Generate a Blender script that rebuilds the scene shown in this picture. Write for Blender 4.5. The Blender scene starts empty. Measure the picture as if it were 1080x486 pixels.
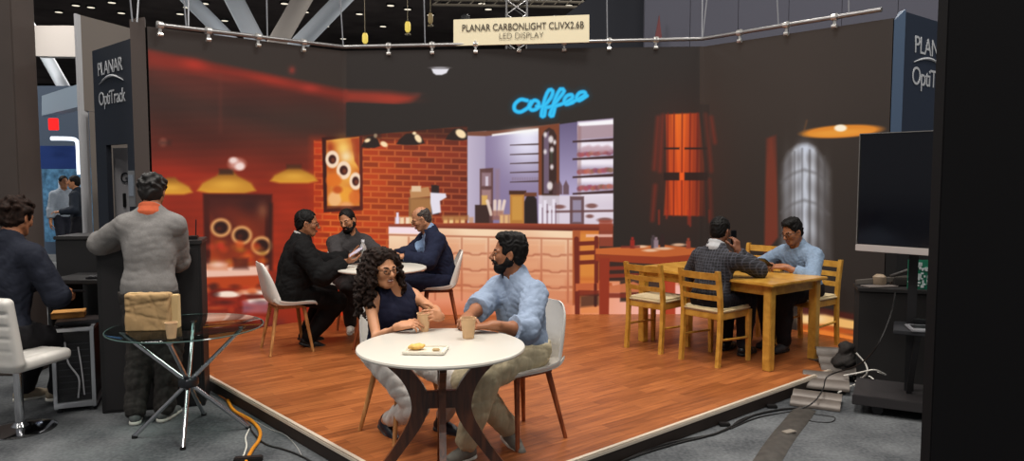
import bpy, bmesh, math, random
import numpy as np
from mathutils import Vector, Matrix
random.seed(7)
C = bpy.context.scene.collection
scene = bpy.context.scene
PI = math.pi
def R(d): return d*PI/180.0
def V(*a): return np.array(a, dtype=float)
def nrm(v):
    v = np.asarray(v, float); return v/max(1e-9, np.linalg.norm(v))

# ------------------------------------------------------------------ camera
FPX, PITCH, CZ = 780.0, math.atan(55/780.0), 1.64
def ray(x, y):
    u = (x-540)/FPX; v = (243-y)/FPX
    return np.array([u, math.cos(PITCH)+v*math.sin(PITCH), -math.sin(PITCH)+v*math.cos(PITCH)])
def G(x, y, z):                       # where the sight line through a photo pixel meets the height z
    d = ray(x, y); return np.array([0, 0, CZ])+d*((z-CZ)/d[2])
def D(x, y, Y):                       # ... or the distance Y
    d = ray(x, y); return np.array([0, 0, CZ])+d*(Y/d[1])
def to_px(p):
    p = np.asarray(p, float)
    x, y, z = p[..., 0], p[..., 1], p[..., 2]-CZ
    f = y*math.cos(PITCH)-z*math.sin(PITCH); u = y*math.sin(PITCH)+z*math.cos(PITCH)
    return 540+FPX*x/f, 243-FPX*u/f
cam = bpy.data.cameras.new('camera'); co = bpy.data.objects.new('camera', cam); C.objects.link(co)
co.location = (0, 0, CZ); co.rotation_euler = (PI/2-PITCH, 0, 0)
cam.sensor_width = 36; cam.lens = 36*FPX/1080; cam.clip_end = 200; cam.clip_start = .05
scene.camera = co

# ------------------------------------------------------------------ materials
def lin(c):
    return tuple(((x/255)/12.92 if x/255 <= .04045 else (((x/255)+.055)/1.055)**2.4) for x in c)
_m = {}
def mat(name, rgb, rough=.6, metal=0, spec=.4, noise=0, nscale=30, bump=0, alpha=1, trans=0, emit=0, coat=0, sheen=0):
    if name in _m: return _m[name]
    m = bpy.data.materials.new(name); m.use_nodes = True; nt = m.node_tree; b = nt.nodes['Principled BSDF']
    c = lin(rgb)
    b.inputs['Base Color'].default_value = (*c, 1); b.inputs['Roughness'].default_value = rough
    b.inputs['Metallic'].default_value = metal; b.inputs['Specular IOR Level'].default_value = spec
    if coat: b.inputs['Coat Weight'].default_value = coat
    if sheen: b.inputs['Sheen Weight'].default_value = sheen
    if trans: b.inputs['Transmission Weight'].default_value = trans
    if emit:
        b.inputs['Emission Color'].default_value = (*c, 1); b.inputs['Emission Strength'].default_value = emit
    if noise or bump:
        tc = nt.nodes.new('ShaderNodeTexCoord'); n = nt.nodes.new('ShaderNodeTexNoise')
        n.inputs['Scale'].default_value = nscale; n.inputs['Detail'].default_value = 4
        nt.links.new(tc.outputs['Object'], n.inputs['Vector'])
        if noise:
            r = nt.nodes.new('ShaderNodeValToRGB')
            r.color_ramp.elements[0].position = .3; r.color_ramp.elements[1].position = .7
            r.color_ramp.elements[0].color = (*[x*(1-noise) for x in c], 1)
            r.color_ramp.elements[1].color = (*[min(1, x*(1+noise)) for x in c], 1)
            nt.links.new(n.outputs['Fac'], r.inputs['Fac']); nt.links.new(r.outputs['Color'], b.inputs['Base Color'])
        if bump:
            bp = nt.nodes.new('ShaderNodeBump'); bp.inputs['Strength'].default_value = bump; bp.inputs['Distance'].default_value = .01
            nt.links.new(n.outputs['Fac'], bp.inputs['Height']); nt.links.new(bp.outputs['Normal'], b.inputs['Normal'])
    _m[name] = m; return m
def wood(name, dark, light, scale=(2, 30, 30), rough=.45, coat=0):
    if name in _m: return _m[name]
    m = bpy.data.materials.new(name); m.use_nodes = True; nt = m.node_tree; b = nt.nodes['Principled BSDF']
    tc = nt.nodes.new('ShaderNodeTexCoord'); mp = nt.nodes.new('ShaderNodeMapping'); n = nt.nodes.new('ShaderNodeTexNoise')
    mp.inputs['Scale'].default_value = scale; n.inputs['Scale'].default_value = 1.0; n.inputs['Detail'].default_value = 5; n.inputs['Distortion'].default_value = .6
    r = nt.nodes.new('ShaderNodeValToRGB'); r.color_ramp.elements[0].position = .35; r.color_ramp.elements[1].position = .68
    r.color_ramp.elements[0].color = (*lin(dark), 1); r.color_ramp.elements[1].color = (*lin(light), 1)
    L = nt.links.new
    L(tc.outputs['Object'], mp.inputs['Vector']); L(mp.outputs['Vector'], n.inputs['Vector']); L(n.outputs['Fac'], r.inputs['Fac']); L(r.outputs['Color'], b.inputs['Base Color'])
    b.inputs['Roughness'].default_value = rough
    if coat: b.inputs['Coat Weight'].default_value = coat
    _m[name] = m; return m

# ------------------------------------------------------------------ object helpers
def obj(name, me, m=None, parent=None):
    if isinstance(me, MB): me = me.mesh(name)
    o = bpy.data.objects.new(name, me); C.objects.link(o)
    if m is not None:
        for x in (m if isinstance(m, (list, tuple)) else [m]): me.materials.append(x)
    if parent is not None: o.parent = parent
    return o
def tag(o, label=None, cat=None, group=None, kind=None):
    if label: o['label'] = label
    if cat: o['category'] = cat
    if group: o['group'] = group
    if kind: o['kind'] = kind
    return o
def thing(name, label, cat, loc=(0, 0, 0), rz=0, group=None):
    o = bpy.data.objects.new(name, None); C.objects.link(o); o.empty_display_size = .1
    o.location = tuple(float(x) for x in loc); o.rotation_euler = (0, 0, rz)
    return tag(o, label, cat, group)
def dup(root, loc, rz, label=None, group=None):
    r = root.copy(); C.objects.link(r); r.location = tuple(float(x) for x in loc); r.rotation_euler = (0, 0, rz)
    if label: r['label'] = label
    if group: r['group'] = group
    def rec(a, b):
        for ch in a.children:
            c = ch.copy(); C.objects.link(c); c.parent = b; rec(ch, c)
    rec(root, r)
    return r

class MB:
    """collects shapes into one mesh"""
    def __init__(s): s.v = []; s.f = []; s.mi = []; s.smooth = []
    def add(s, vs, fs, smooth=False, mi=0):
        n = len(s.v); s.v += [tuple(float(c) for c in v) for v in vs]
        for f in fs: s.f.append([i+n for i in f]); s.smooth.append(smooth); s.mi.append(mi)
        return s
    def box(s, c, d, rz=0, bev=.004, mi=0, M=None):
        """bevelled box: centre c, size d"""
        bm = bmesh.new(); bmesh.ops.create_cube(bm, size=1)
        for v in bm.verts: v.co = Vector((v.co.x*d[0], v.co.y*d[1], v.co.z*d[2]))
        if bev: bmesh.ops.bevel(bm, geom=list(bm.edges), offset=min(bev, min(d)*.45), segments=2, affect='EDGES')
        Mx = Matrix.Translation(Vector([float(x) for x in c])) @ (M.to_4x4() if M is not None else Matrix.Rotation(rz, 4, 'Z'))
        bm.verts.index_update()
        s.add([Mx @ v.co for v in bm.verts], [[v.index for v in f.verts] for f in bm.faces], False, mi); bm.free(); return s
    def bar(s, a, b, w, h=None, up=(0, 0, 1), bev=.003, mi=0):
        """rectangular bar from a to b; w across, h along up"""
        a = Vector(a); b = Vector(b); d = b-a; x = d.normalized(); u = Vector(up)
        y = u.cross(x); y = y.normalized() if y.length > 1e-4 else Vector((1, 0, 0)).cross(x).normalized()
        z = x.cross(y); M = Matrix((x, y, z)).transposed()
        return s.box((a+b)/2, (d.length, w, h or w), bev=bev, mi=mi, M=M)
    def tube(s, pts, r, n=10, cap=True, mi=0, closed=False):
        pts = [Vector([float(c) for c in p]) for p in pts]; k = len(pts)
        rs = list(r) if isinstance(r, (list, tuple)) else [r]*k
        vs = []; fs = []; prev = None
        for i, p in enumerate(pts):
            t = (pts[min(i+1, k-1)]-pts[max(i-1, 0)]).normalized()
            if prev is None:
                ref = Vector((0, 0, 1)) if abs(t.z) < .9 else Vector((1, 0, 0)); x = ref.cross(t).normalized()
            else:
                x = (prev-t*prev.dot(t)).normalized()
            prev = x; y = t.cross(x)
            for j in range(n):
                a = 2*PI*j/n; vs.append(p+(x*math.cos(a)+y*math.sin(a))*rs[i])
        for i in range(k-1):
            for j in range(n): fs.append([i*n+j, i*n+(j+1) % n, (i+1)*n+(j+1) % n, (i+1)*n+j])
        if cap: fs.append(list(range(n))[::-1]); fs.append([(k-1)*n+j for j in range(n)])
        return s.add(vs, fs, True, mi)
    def lathe(s, prof, c=(0, 0, 0), n=32, mi=0, cap=True, smooth=True):
        vs = []; fs = []; k = len(prof)
        for r, z in prof:
            for j in range(n): a = 2*PI*j/n; vs.append((c[0]+r*math.cos(a), c[1]+r*math.sin(a), c[2]+z))
        for i in range(k-1):
            for j in range(n): fs.append([i*n+j, i*n+(j+1) % n, (i+1)*n+(j+1) % n, (i+1)*n+j])
        if cap: fs.append(list(range(n))[::-1]); fs.append([(k-1)*n+j for j in range(n)])
        return s.add(vs, fs, smooth, mi)
    def prism(s, pts, n, mi=0):
        """extrude the 3D polygon pts along the vector n"""
        k = len(pts); P = [Vector([float(c) for c in p]) for p in pts]; n = Vector([float(c) for c in n]); vs = P+[p+n for p in P]
        fs = [list(range(k))[::-1], [k+i for i in range(k)]]+[[i, (i+1) % k, k+(i+1) % k, k+i] for i in range(k)]
        return s.add(vs, fs, False, mi)
    def loft(s, rings, mi=0, cap=True, closed=True):
        n = len(rings[0]); vs = [p for r in rings for p in r]; fs = []
        for i in range(len(rings)-1):
            for j in range(n if closed else n-1): fs.append([i*n+j, i*n+(j+1) % n, (i+1)*n+(j+1) % n, (i+1)*n+j])
        if cap: fs.append(list(range(n))[::-1]); fs.append([(len(rings)-1)*n+j for j in range(n)])
        return s.add(vs, fs, True, mi)
    def mesh(s, name):
        me = bpy.data.meshes.new(name); me.from_pydata(s.v, [], s.f)
        me.polygons.foreach_set('use_smooth', s.smooth); me.polygons.foreach_set('material_index', s.mi)
        bm = bmesh.new(); bm.from_mesh(me); bmesh.ops.recalc_face_normals(bm, faces=bm.faces)
        for e in bm.edges:
            if len(e.link_faces) == 2 and e.calc_face_angle(0) > R(38): e.smooth = False
        bm.to_mesh(me); bm.free(); me.update(); return me
def curve_pts(ctrl, n=40):
    """Catmull-Rom through control points"""
    P = [np.asarray(p, float) for p in ctrl]; P = [2*P[0]-P[1]]+P+[2*P[-1]-P[-2]]; out = []
    seg = len(P)-3; per = max(2, n//seg)
    for i in range(seg):
        p0, p1, p2, p3 = P[i:i+4]
        for j in range(per):
            t = j/per
            out.append(.5*((2*p1)+(-p0+p2)*t+(2*p0-5*p1+4*p2-p3)*t*t+(-p0+3*p1-3*p2+p3)*t**3))
    out.append(P[-2]); return out
def text_mesh(name, body, size, extrude=.002, spacing=1.0, offset=0, shear=0, align='LEFT'):
    cu = bpy.data.curves.new(name, 'FONT'); cu.body = body; cu.size = size; cu.extrude = extrude; cu.space_character = spacing
    cu.offset = offset; cu.shear = shear; cu.align_x = align
    o = bpy.data.objects.new('tmp_text', cu); C.objects.link(o)
    dg = bpy.context.evaluated_depsgraph_get(); me = bpy.data.meshes.new_from_object(o.evaluated_get(dg)); me.name = name
    bpy.data.objects.remove(o); bpy.data.curves.remove(cu); return me
def place_mesh(me, origin, x, y):
    """move a flat text mesh (xy) onto the plane spanned by x, y at origin"""
    x = Vector(nrm(x)); y = Vector(nrm(y)); z = x.cross(y)
    M = Matrix((x, y, z)).transposed().to_4x4(); M.translation = Vector([float(c) for c in origin]); me.transform(M); return me

# ------------------------------------------------------------------ signed-distance modelling (surface nets)
def mesh_from_sdf(f, lo, h, name):
    ins = f < 0
    n = np.array(f.shape)
    cnt = np.zeros(n-1, np.uint8)
    for dx in (0, 1):
        for dy in (0, 1):
            for dz in (0, 1):
                cnt += ins[dx:n[0]-1+dx, dy:n[1]-1+dy, dz:n[2]-1+dz]
    act = np.argwhere((cnt > 0) & (cnt < 8))
    idx = np.full(n-1, -1, np.int32); idx[act[:, 0], act[:, 1], act[:, 2]] = np.arange(len(act))
    corner = [(0,0,0),(1,0,0),(0,1,0),(1,1,0),(0,0,1),(1,0,1),(0,1,1),(1,1,1)]
    cv = [f[act[:, 0]+a, act[:, 1]+b, act[:, 2]+c] for a, b, c in corner]
    acc = np.zeros((len(act), 3)); num = np.zeros(len(act))
    for a, b in ((0,1),(2,3),(4,5),(6,7),(0,2),(1,3),(4,6),(5,7),(0,4),(1,5),(2,6),(3,7)):
        fa, fb = cv[a], cv[b]; s = (fa < 0) != (fb < 0)
        t = np.where(s, fa/np.where(s, fa-fb, 1), 0)
        pa = np.array(corner[a], float); pb = np.array(corner[b], float)
        acc += np.where(s[:, None], pa+(pb-pa)*t[:, None], 0); num += s
    vs = (act+acc/num[:, None])*h+np.asarray(lo)
    quads = []
    for ax in range(3):
        sl0 = [slice(1, -1)]*3; sl1 = [slice(1, -1)]*3; sl0[ax] = slice(0, -1); sl1[ax] = slice(1, None)
        a = ins[tuple(sl0)]; b = ins[tuple(sl1)]
        e = np.argwhere(a != b)
        flip = a[e[:, 0], e[:, 1], e[:, 2]]
        off = np.ones(3, int); off[ax] = 0; e = e+off
        u = np.zeros(3, int); w = np.zeros(3, int); u[(ax+1) % 3] = 1; w[(ax+2) % 3] = 1
        q = []
        for d in (-u-w, -w, 0*u, -u):
            p = e+d; q.append(idx[p[:, 0], p[:, 1], p[:, 2]])
        q = np.stack(q, 1); q[~flip] = q[~flip][:, ::-1]
        quads.append(q)
    q = np.concatenate(quads); q = q[(q >= 0).all(1)]
    return raw_mesh(name, vs, q)
def raw_mesh(name, vs, q, smooth=True):
    me = bpy.data.meshes.new(name)
    me.vertices.add(len(vs)); me.vertices.foreach_set('co', np.ascontiguousarray(vs, np.float32).ravel())
    me.loops.add(q.size); me.loops.foreach_set('vertex_index', np.ascontiguousarray(q, np.int32).ravel())
    me.polygons.add(len(q)); me.polygons.foreach_set('loop_start', np.arange(0, q.size, q.shape[1], dtype=np.int32))
    me.update(calc_edges=True); me.validate()
    me.polygons.foreach_set('use_smooth', np.full(len(me.polygons), smooth)); me.update(); return me
class SDF:
    def __init__(s, lo, hi, h):
        s.h = h; s.lo = np.asarray(lo, float); s.n = np.ceil((np.asarray(hi, float)-s.lo)/h).astype(int)+2
        s.f = np.full(s.n, 1.0, np.float32)
    def blk(s, lo, hi):
        a = np.clip(np.floor((np.asarray(lo)-s.lo)/s.h).astype(int), 0, s.n); b = np.clip(np.ceil((np.asarray(hi)-s.lo)/s.h).astype(int)+1, 0, s.n)
        sl = tuple(slice(i, j) for i, j in zip(a, b))
        ax = [(np.arange(i, j)*s.h+l).astype(np.float32) for i, j, l in zip(a, b, s.lo)]
        return sl, (ax[0][:, None, None], ax[1][None, :, None], ax[2][None, None, :])
    def put(s, sl, d, k, mode='add'):
        f = s.f[sl]
        if mode == 'sub':      # smooth subtraction
            d = -d; h = np.maximum(k-np.abs(f-d), 0)/k if k > 0 else 0; s.f[sl] = np.maximum(f, d)+h*h*k*.25
        elif mode == 'cut':    # keep only where d<0
            s.f[sl] = np.maximum(f, d)
        else:
            h = np.maximum(k-np.abs(f-d), 0)/k if k > 0 else 0; s.f[sl] = np.minimum(f, d)-h*h*k*.25
    def cone(s, a, b, ra, rb=None, k=.02, mode='add', flat=None, fs=1.0):
        """round cone a->b. flat/fs: unit axis along which the section is scaled by fs"""
        a = np.asarray(a, float); b = np.asarray(b, float); rb = ra if rb is None else rb; m = max(ra, rb)*max(1, fs)+k+2*s.h
        sl, (X, Y, Z) = s.blk(np.minimum(a, b)-m, np.maximum(a, b)+m)
        if 0 in s.f[sl].shape: return
        d = b-a; L2 = max(1e-9, d@d)
        t = np.clip(((X-a[0])*d[0]+(Y-a[1])*d[1]+(Z-a[2])*d[2])/L2, 0, 1)
        qx, qy, qz = X-a[0]-t*d[0], Y-a[1]-t*d[1], Z-a[2]-t*d[2]
        if flat is not None:
            w = (qx*flat[0]+qy*flat[1]+qz*flat[2])*(1/fs-1); qx, qy, qz = qx+w*flat[0], qy+w*flat[1], qz+w*flat[2]
        s.put(sl, np.sqrt(qx*qx+qy*qy+qz*qz)-(ra+t*(rb-ra)), k, mode)
    def ell(s, c, r, M=None, k=.02, mode='add'):
        c = np.asarray(c, float); r = np.asarray(r, float); m = r.max()+k+2*s.h
        sl, (X, Y, Z) = s.blk(c-m, c+m)
        if 0 in s.f[sl].shape: return
        X, Y, Z = X-c[0], Y-c[1], Z-c[2]
        if M is not None: X, Y, Z = [X*M[0, i]+Y*M[1, i]+Z*M[2, i] for i in range(3)]
        k0 = np.sqrt((X/r[0])**2+(Y/r[1])**2+(Z/r[2])**2); k1 = np.sqrt((X/r[0]**2)**2+(Y/r[1]**2)**2+(Z/r[2]**2)**2)
        s.put(sl, k0*(k0-1)/np.maximum(k1, 1e-6), k, mode)
    def rbox(s, c, hd, M=None, r=.01, k=.01, mode='add'):
        c = np.asarray(c, float); m = np.linalg.norm(hd)+r+k+2*s.h
        sl, (X, Y, Z) = s.blk(c-m, c+m)
        if 0 in s.f[sl].shape: return
        X, Y, Z = X-c[0], Y-c[1], Z-c[2]
        if M is not None: X, Y, Z = [X*M[0, i]+Y*M[1, i]+Z*M[2, i] for i in range(3)]
        q = [np.abs(a)-(e-r) for a, e in zip((X, Y, Z), hd)]
        o = np.sqrt(sum(np.maximum(a, 0)**2 for a in q))+np.minimum(np.maximum(np.maximum(q[0], q[1]), q[2]), 0)-r
        s.put(sl, o, k, mode)
    def plane(s, p, n, rad=None):
        """cut away the side of the plane that n points to (inside a ball of radius rad)"""
        p = np.asarray(p, float); n = nrm(n)
        lo, hi = (p-rad, p+rad) if rad else (s.lo, s.lo+s.n*s.h)
        sl, (X, Y, Z) = s.blk(lo, hi)
        if 0 in s.f[sl].shape: return
        s.put(sl, (X-p[0])*n[0]+(Y-p[1])*n[1]+(Z-p[2])*n[2], 0, 'cut')
    def noise(s, amp, freq, seed=0, terms=7, fold=False, stretch=(1, 1, 1)):
        rng = np.random.RandomState(seed); sl, (X, Y, Z) = s.blk(s.lo, s.lo+s.n*s.h)
        m = np.abs(s.f) < .04; ii = np.argwhere(m); p = ii*s.h+s.lo; acc = np.zeros(len(p))
        p = p*np.array(stretch)+.02*np.sin(p[:, [1, 2, 0]]*freq*.45+seed)
        for i in range(terms):
            d = nrm(rng.normal(size=3)); w = freq*(.6+1.1*rng.rand()); v = np.sin(p@d*w+rng.rand()*6.28)
            acc += (1-2*np.abs(v)**.7) if fold else v
        s.f[m] += (amp*acc/math.sqrt(terms)).astype(np.float32)
    def mesh(s, name, org=(0, 0, 0)):
        return mesh_from_sdf(s.f, s.lo-np.asarray(org, float), s.h, name)
# ------------------------------------------------------------------ people
def frame(yaw, pitch=0, roll=0):
    """columns forward, left, up; pitch nods down, roll tips to the right ear (degrees)"""
    return np.array(Matrix.Rotation(R(yaw), 3, 'Z') @ Matrix.Rotation(R(pitch), 3, 'Y') @ Matrix.Rotation(R(roll), 3, 'X'))
def ik(a, c, l1, l2, pole):
    a = np.asarray(a, float); c = np.asarray(c, float); d = c-a; L = np.linalg.norm(d); u = d/L
    if L > (l1+l2)*.998: c = a+u*(l1+l2)*.998; L = (l1+l2)*.998
    x = (l1*l1-l2*l2+L*L)/(2*L); h = math.sqrt(max(0, l1*l1-x*x))
    p = np.asarray(pole, float); p = p-u*(p@u); return a+u*x+nrm(p)*h, c
def skeleton(P):
    s = P.get('s', 1.0); J = {'s': s}
    pel = np.array(P['pelvis'], float); Fp = frame(P['yaw']); lf, ls = P.get('lean', (8, 0))
    def sp(k): return frame(P['yaw']+P.get('twist', 0)*k, lf*k, ls*k)
    M1, M2 = sp(.55), sp(1.0); L = P.get('spine', .48)*s
    J['pel'] = pel; J['Mp'] = Fp; J['M1'] = M1; J['Mc'] = M2
    J['mid'] = pel+M1[:, 2]*L*.38; J['chest'] = J['mid']+M2[:, 2]*L*.28; J['neck'] = J['mid']+M2[:, 2]*L*.66
    Mh = frame(P.get('hyaw', P['yaw']), P.get('hpitch', 0), P.get('hroll', 0)); J['Mh'] = Mh; hs = P.get('hs', s)*.94; J['hs'] = hs
    nk = nrm(M2[:, 2]*.75+np.array([0, 0, .25])+M2[:, 0]*P.get('neckf', .25))
    J['head'] = J['neck']+nk*.095*s+Mh[:, 2]*.085*hs+Mh[:, 0]*.015
    if 'head' in P: J['head'] = np.array(P['head'], float)
    sw = P.get('sw', .17)*s
    for k, sg in (('L', 1), ('R', -1)):
        sh = J['neck']-M2[:, 2]*.07*s+M2[:, 1]*sg*sw+M2[:, 0]*P.get('shf', .01)+np.array(P.get('sh'+k, (0, 0, 0)))
        w, fd, pn, curl = P['hand'+k][:4]
        el, w = ik(sh, w, .285*s, .25*s, P.get('pole'+k, M2[:, 1]*sg*.6-np.array([0, 0, 1.])-M2[:, 0]*.3))
        J['sh'+k], J['el'+k], J['wr'+k] = sh, el, w
        J['hd'+k] = (nrm(fd) if fd is not None else nrm(w-el), pn, curl)
        hip = pel+Fp[:, 1]*sg*.09*s; an, fyaw, fpitch = P['foot'+k]
        kn, an = ik(hip, an, .42*s, .41*s, P.get('knee'+k, Fp[:, 0]+np.array([0, 0, .6])))
        J['hip'+k], J['kn'+k], J['an'+k] = hip, kn, an; J['ft'+k] = frame(fyaw, fpitch)
    return J
def torso(S, J, e, fem=False, belly=0):
    s = J['s']; w = .92 if fem else 1.0
    S.ell(J['pel']+V(0, 0, .03)*s, np.array([.105, .158, .115])*s+e, J['Mp'], .05)
    S.ell(J['mid']+J['M1'][:, 0]*(.01+belly*.5), np.array([.092+belly, .132*w+belly*.6, .15])*s+e, J['M1'], .07)
    S.ell(J['chest']+J['Mc'][:, 0]*.005, np.array([.102, .15*w, .15])*s+e, J['Mc'], .07)
    u = J['Mc'][:, 2]
    S.cone(J['shL']*.88+J['shR']*.12-u*.01, J['shR']*.88+J['shL']*.12-u*.01, .062*s*w+e, k=.06)
    if fem:
        for sg in (1, -1): S.ell(J['chest']+J['Mc'] @ V(.075, sg*.065, -.0)*s, np.array([.055, .06, .06])*s+e, J['Mc'], .04)
    for k in 'LR': S.cone(J['neck']+u*.02, J['sh'+k]*.75+J['neck']*.25-u*.012, .05*s*w+e*.7, .045*s*w+e*.7, .05)
def arms(S, J, e, fem=False, frac=1.0, e2=None):
    s = J['s']; w = .70 if fem else 1.0; e2 = e if e2 is None else e2
    for k in 'LR':
        sh, el, wr = J['sh'+k], J['el'+k], J['wr'+k]
        S.cone(sh, el, .054*s*w+e, .041*s*w+e2, .035); 
        if frac > 0:
            end = el+(wr-el)*frac; S.cone(el, end, .041*s*w+e2, (.041+(.027-.041)*frac)*s*w+e2, .02)
            S.cone(el+(wr-el)*.08, el+(wr-el)*min(.4, frac), .043*s*w+e2, .036*s*w+e2, .03)
def legs(S, J, e, frac=1.0, e2=None):
    s = J['s']; e2 = e if e2 is None else e2
    for k in 'LR':
        h, kn, an = J['hip'+k], J['kn'+k], J['an'+k]
        S.cone(h, kn, .083*s+e, .056*s+e2, .04)
        end = kn+(an-kn)*frac; r = .056+(.037-.056)*frac
        S.cone(kn, end, .056*s+e2, r*s+e2, .02)
        back = nrm(np.cross(np.cross(an-kn, h-kn), an-kn)); S.cone(kn+(an-kn)*.15+back*.012, kn+(an-kn)*.5+back*.012, .047*s+e2*.8, .043*s+e2*.8, .04)
def hand(S, w, d, pn, curl, side, s=1.0, spread=.10, thumb=.8, k=.008):
    """palm, four unequal bent fingers and a thumb; d fingers' way, pn the way the palm faces, side +1 left hand"""
    d = nrm(d); pn = np.asarray(pn, float); pn = nrm(pn-d*(pn@d)); t = np.cross(d, pn)*-side   # t points to the thumb side
    t = -t if False else t
    S.cone(w-d*.02*s, w+d*.02*s, .0265*s, .026*s, .02, flat=pn, fs=.75)
    S.rbox(w+d*.052*s, np.array([.042, .037, .0125])*s, np.stack([d, t, pn], 1), .012*s, .02)
    S.cone(w+d*.015*s+t*.02*s, w+d*.05*s+t*.032*s+pn*.006, .017*s, .015*s, .015)
    for i, (o, L, r) in enumerate(((.029, .072, .0086), (.010, .080, .0088), (-.010, .074, .0084), (-.028, .058, .0074))):
        p = w+d*(.088-.004*abs(i-1.2))*s+t*o*s; a = 0; q = nrm(d+t*spread*(1.2-i)*.5); cl = curl[i] if isinstance(curl, (list, tuple)) else curl*(1+.08*i)
        S.cone(p-d*.025*s, p, r*s*1.1, r*s*1.05, k)
        for j, fr in enumerate((.45, .32, .23)):
            a += cl*(.9, 1.1, .7)[j]; v = q*math.cos(a)+pn*math.sin(a); n = p+v*L*fr*s; S.cone(p, n, r*s*(1.02-.08*j), r*s*(.95-.08*j), k*.5); p = n
    p = w+d*.03*s+t*.034*s+pn*.006*s
    for j, (fr, r) in enumerate(((.042, .0105), (.032, .0092), (.025, .0082))):
        v = nrm(t*(1.0-.38*j*thumb)+d*(.75+.2*j)+pn*(.25+.35*j)*thumb); n = p+v*fr*s; S.cone(p, n, r*s, r*s*.92, k); p = n
def head_sdf(S, J, fem=False, fat=0):
    c, M, h = J['head'], J['Mh'], J['hs']
    def W(x, y, z): return c+M @ (V(x, y, z)*h)
    E = lambda x, y, z, r, k=.02, mode='add': S.ell(W(x, y, z), np.array(r)*h, M, k, mode)
    E(-.014, 0, .032, (.097, .076, .090)); E(.022, 0, -.03, (.066, .060, .085), .03)
    jw = .93 if fem else 1.0
    E(.058 if not fem else .055, 0, -.098, (.026, .030*jw, .021), .025)
    for sg in (1, -1):
        S.cone(W(-.005, sg*.054*jw, -.055), W(.052, sg*.02, -.098), (.022+fat)*h, (.018+fat)*h, .03)
        E(.058, sg*.041, -.026, (.024+fat, .022+fat, .024), .02)
        S.cone(W(.085, sg*.018, .016), W(.070, sg*.050, .014), .0085*h, .0075*h, .015)
        E(.096, sg*.032, -.004, (.0105, .0165, .0105), .012, 'sub')
        for za, zb, r in ((.0012, .0050, .0034), (-.0085, -.0108, .0028)):
            S.cone(W(.0885, sg*.0175, za-.003), W(.0925, sg*.031, zb), r*h, r*h*1.1, .004); S.cone(W(.0925, sg*.031, zb), W(.084, sg*.047, za), r*h*1.1, r*h, .004)
        E(.103, sg*.0125, -.040, (.0095, .0085, .0075), .006)
        S.ell(W(-.006, sg*.079, -.012), np.array([.020, .010, .033])*h, M @ frame(sg*-22, 0, 0), .008)
        E(.0, sg*.087, -.010, (.010, .006, .018), .006, 'sub')
    S.cone(W(.090, 0, .008), W(.116, 0, -.034), .0085*h, .0125*h, .012)
    for z, r in ((-.0635, .0062), (-.074, .0074)):
        S.cone(W(.094, 0, z), W(.084, .020, z+.003*(1 if fem else 0)), r*h, r*.6*h, .004); S.cone(W(.094, 0, z), W(.084, -.020, z+.003*(1 if fem else 0)), r*h, r*.6*h, .004)
    n0 = J['neck']; up = J['Mc'][:, 2]
    S.cone(W(-.022, 0, -.06), n0-up*.02, (.047 if fem else .056)*h, (.052 if fem else .064)*J['s'], .025)
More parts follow.
